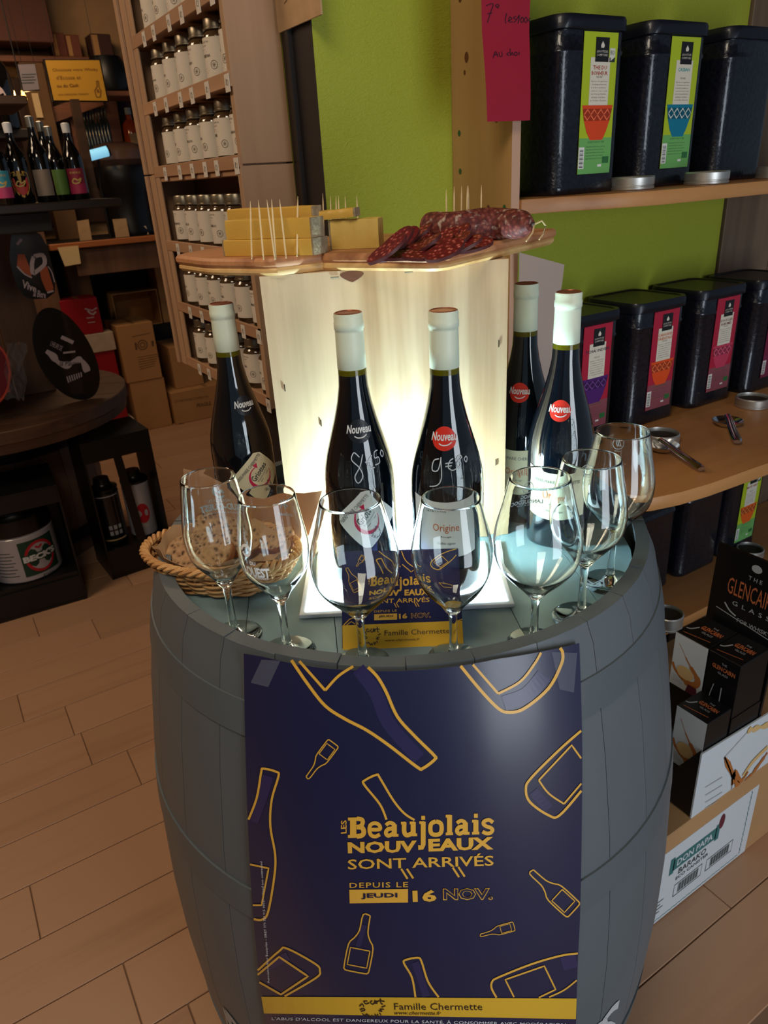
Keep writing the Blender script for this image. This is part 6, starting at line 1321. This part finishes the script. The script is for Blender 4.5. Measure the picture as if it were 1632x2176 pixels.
ys = sign([(96, 128), (211, 128), (228, 214), (115, 213)], 4.30, m_ysign, 'yellow framed sign with brown lettering and a bottle drawing')
fp(ys, [('t', 'Choisissez votre Whisky', [(112, 153), (208, 152), (207, 144), (111, 145)]), ('t', "d'Ecosse et", [(120, 169), (172, 168), (171, 160), (119, 161)]), ('t', 'ou du Cask', [(121, 186), (168, 184), (167, 177), (120, 179)], {'bold': .02}), ('t', 'une selection maison', [(124, 203), (188, 201), (187, 196), (123, 198)]), ('s', [(205, 172), (206, 184), (201, 192), (205, 206), (213, 206), (214, 192), (210, 184), (209, 172), (205, 172)], 2.4), ('s', [(207, 190), (209, 196)], 5)], 4.298, mat('sign_brown_ink', (116, 76, 24), .6))
gs = sign([(38, 137), (74, 136), (84, 190), (50, 193)], 4.30, mat('grey_notice', (120, 112, 118), .6), 'small grey notice in a dark frame beside the yellow sign')
fp(gs, [('s', [(46, 158+6*k), (76-3*(k % 2), 157+6*k)], 1.6) for k in range(4)], 4.298, m_txt)
for s_, xx in ((ys, (118, 205)), (gs, (45, 72))):
    for x_ in xx:
        a_ = aty(x_, 132, 4.312); MB().tube([a_, Vector((a_.x, a_.y+.01, 2.59))], .0012, 6).build('hanging_cord', m_iron, s_, True)
# warm bulb and lit pillar
p = aty(51, 208, 4.4); bl = thing('warm_bulb', 'small glowing amber bulb hanging under the grey notice', 'lamp', p)
MB().lathe([(0, -.022), (.008, -.019), (.013, -.007), (.012, .006), (.007, .018), (.006, .030)], p, 18).build('bulb', mat('amber_bulb', (255, 190, 90), .3, emit=6), bl, True, 50); MB().tube([p+Vector((0, 0, .031)), p+Vector((0, 0, .05)), Vector((p.x, p.y, 2.59))], [.009, .003, .003], 8).build('cord', m_iron, bl, True)
lamp('warm_bulb_glow', 'POINT', p+Vector((.0, -.06, 0)), None, 1.0, (1, .6, .25), .03)
q = aty(85, 240, 4.75); tag(MB().b2((q.x-.05, 4.75, .0005), (q.x+.07, 4.85, aty(60, 132, 4.75).z), .004).build('plaster_post', mat('brown_plaster_post', (112, 82, 54), .8)), 'pale plaster post between the dark shelves at the back', 'post')
q = aty(25, 230, 4.2); 
q1, q2 = aty(66, 198, 4.74), aty(92, 250, 4.74); tag(MB().b2((q1.x, 4.735, q2.z), (q2.x, 4.748, q1.z)).build('lamplit_patch', mat('lamplit_cream', (224, 196, 150), .7)), 'pale patch of painted lamplight on the brown post under the grey notice', 'panel')  # lamplight on the post, put into the colour of a thin slab
dk_ = thing('side_shelf', 'dark shelving with a glossy black bottle at the picture edge', 'shelf', (q.x-.35, 4.3, 0))
m_vd = mat('very_dark_wood', (22, 17, 15), .6)
MB().b2((q.x-.9, 4.25, 1.62), (q.x+.07, 4.5, 1.66), .003).build('board', m_vd, dk_); MB().b2((q.x-.9, 4.47, 0.0005), (q.x+.05, 4.50, 1.619)).build('panel', m_oldz, dk_)
p = (q.x-.035, 4.30, 1.661); bt = thing('spirit_bottle', 'large glossy black bottle with a pale round label at the upper picture edge', 'bottle', p)
MB().lathe([(0, 0), (.075, 0), (.08, .01), (.08, .20), (.07, .26), (.03, .31), (.025, .40), (0, .401)], p, 28).build('glass_body', m_bb, bt, True, 40); fd = math.atan2(-p[1], -p[0]); f = lambda u, v: Vector(p)+Vector((.081*math.cos(fd+u/.08), .081*math.sin(fd+u/.08), v)); mb = MB(); mb.add([f(0, .12)]+[f(.04*math.cos(k*PI/8), .12+.06*math.sin(k*PI/8)) for k in range(16)], [(0, 1+i, 1+(i+1) % 16) for i in range(16)]); mb.build('label', m_lil, bt)
# cartons on top of the rack
YT = 4.84; zt0 = 2.0
tops = thing('top_board_shelf', 'dark top board of the back racks carrying cartons', 'shelf', (1.1, 5.0, 1.9))
ztop = aty(160, 122, YT).z; MB().b2((aty(100, 122, YT).x-.3, YT-.03, ztop-.03), (1.75, 4.99, ztop), .003).build('board', m_rackw, tops)
MB().b2((aty(100, 122, YT).x-.28, YT, .0005), (aty(100, 122, YT).x-.25, 4.99, ztop-.0305)).b2((1.70, YT, ZK+.01), (1.74, 4.99, ztop-.0305)).build('post', m_rackw, tops)
m_dkc = mat('dark_carton', (70, 40, 34), .7); m_redc = mat('reddish_carton', (120, 66, 48), .7)
for (x0, x1, y0, m_, lab) in ((118, 146, 70, m_redc, 'small reddish carton on the back rack nearest the ceiling corner'), (147, 176, 74, m_redc, 'middle reddish carton on top of the back rack'), (200, 243, 72, m_dkc, 'dark carton on top of the back rack nearest the spice cabinet')):
    a_ = aty(x0, 122, YT); b_ = aty(x1, 122, YT); top_ = aty((x0+x1)/2, y0, YT); t = carton('carton', a_.x, b_.x, YT, YT+.13, ztop+.001, top_.z, m_, lab, 'cartons on top of the back rack')
    MB().b2((a_.x+.004, YT-.001, ztop+.006), (a_.x+(b_.x-a_.x)*.35, YT-.0003, top_.z-.006)).build('pale_side', m_card2, t)
a_ = aty(245, 185, 4.5); tag(MB().lathe([(0, 0), (.11, 0), (.12, .02), (.10, .13), (.08, .17), (0, .18)], (a_.x, 4.60, a_.z-.02), 24).build('black_hood', mat('matte_black', (10, 11, 16), .4), None, True, 40), 'rounded black hood beside the yellow sign', 'hood')
tag(MB().b2((a_.x-.13, 4.47, a_.z-.045), (a_.x+.4, 4.72, a_.z-.021), .003).b2((a_.x+.30, 4.60, ZK+.001), (a_.x+.33, 4.66, a_.z-.0455)).build('hood_bracket', m_rackw), 'reddish wooden bracket shelf under the black hood', 'shelf')

q = aty(118, 100, 4.7); strct(MB().b2((-1.5, 4.70, q.z+.02), (q.x, 4.995, 2.599), .004).build('trim_bulkhead', mat('maroon_brown_bulkhead', (88, 50, 38), .7, bump=.2, bscale=20)))
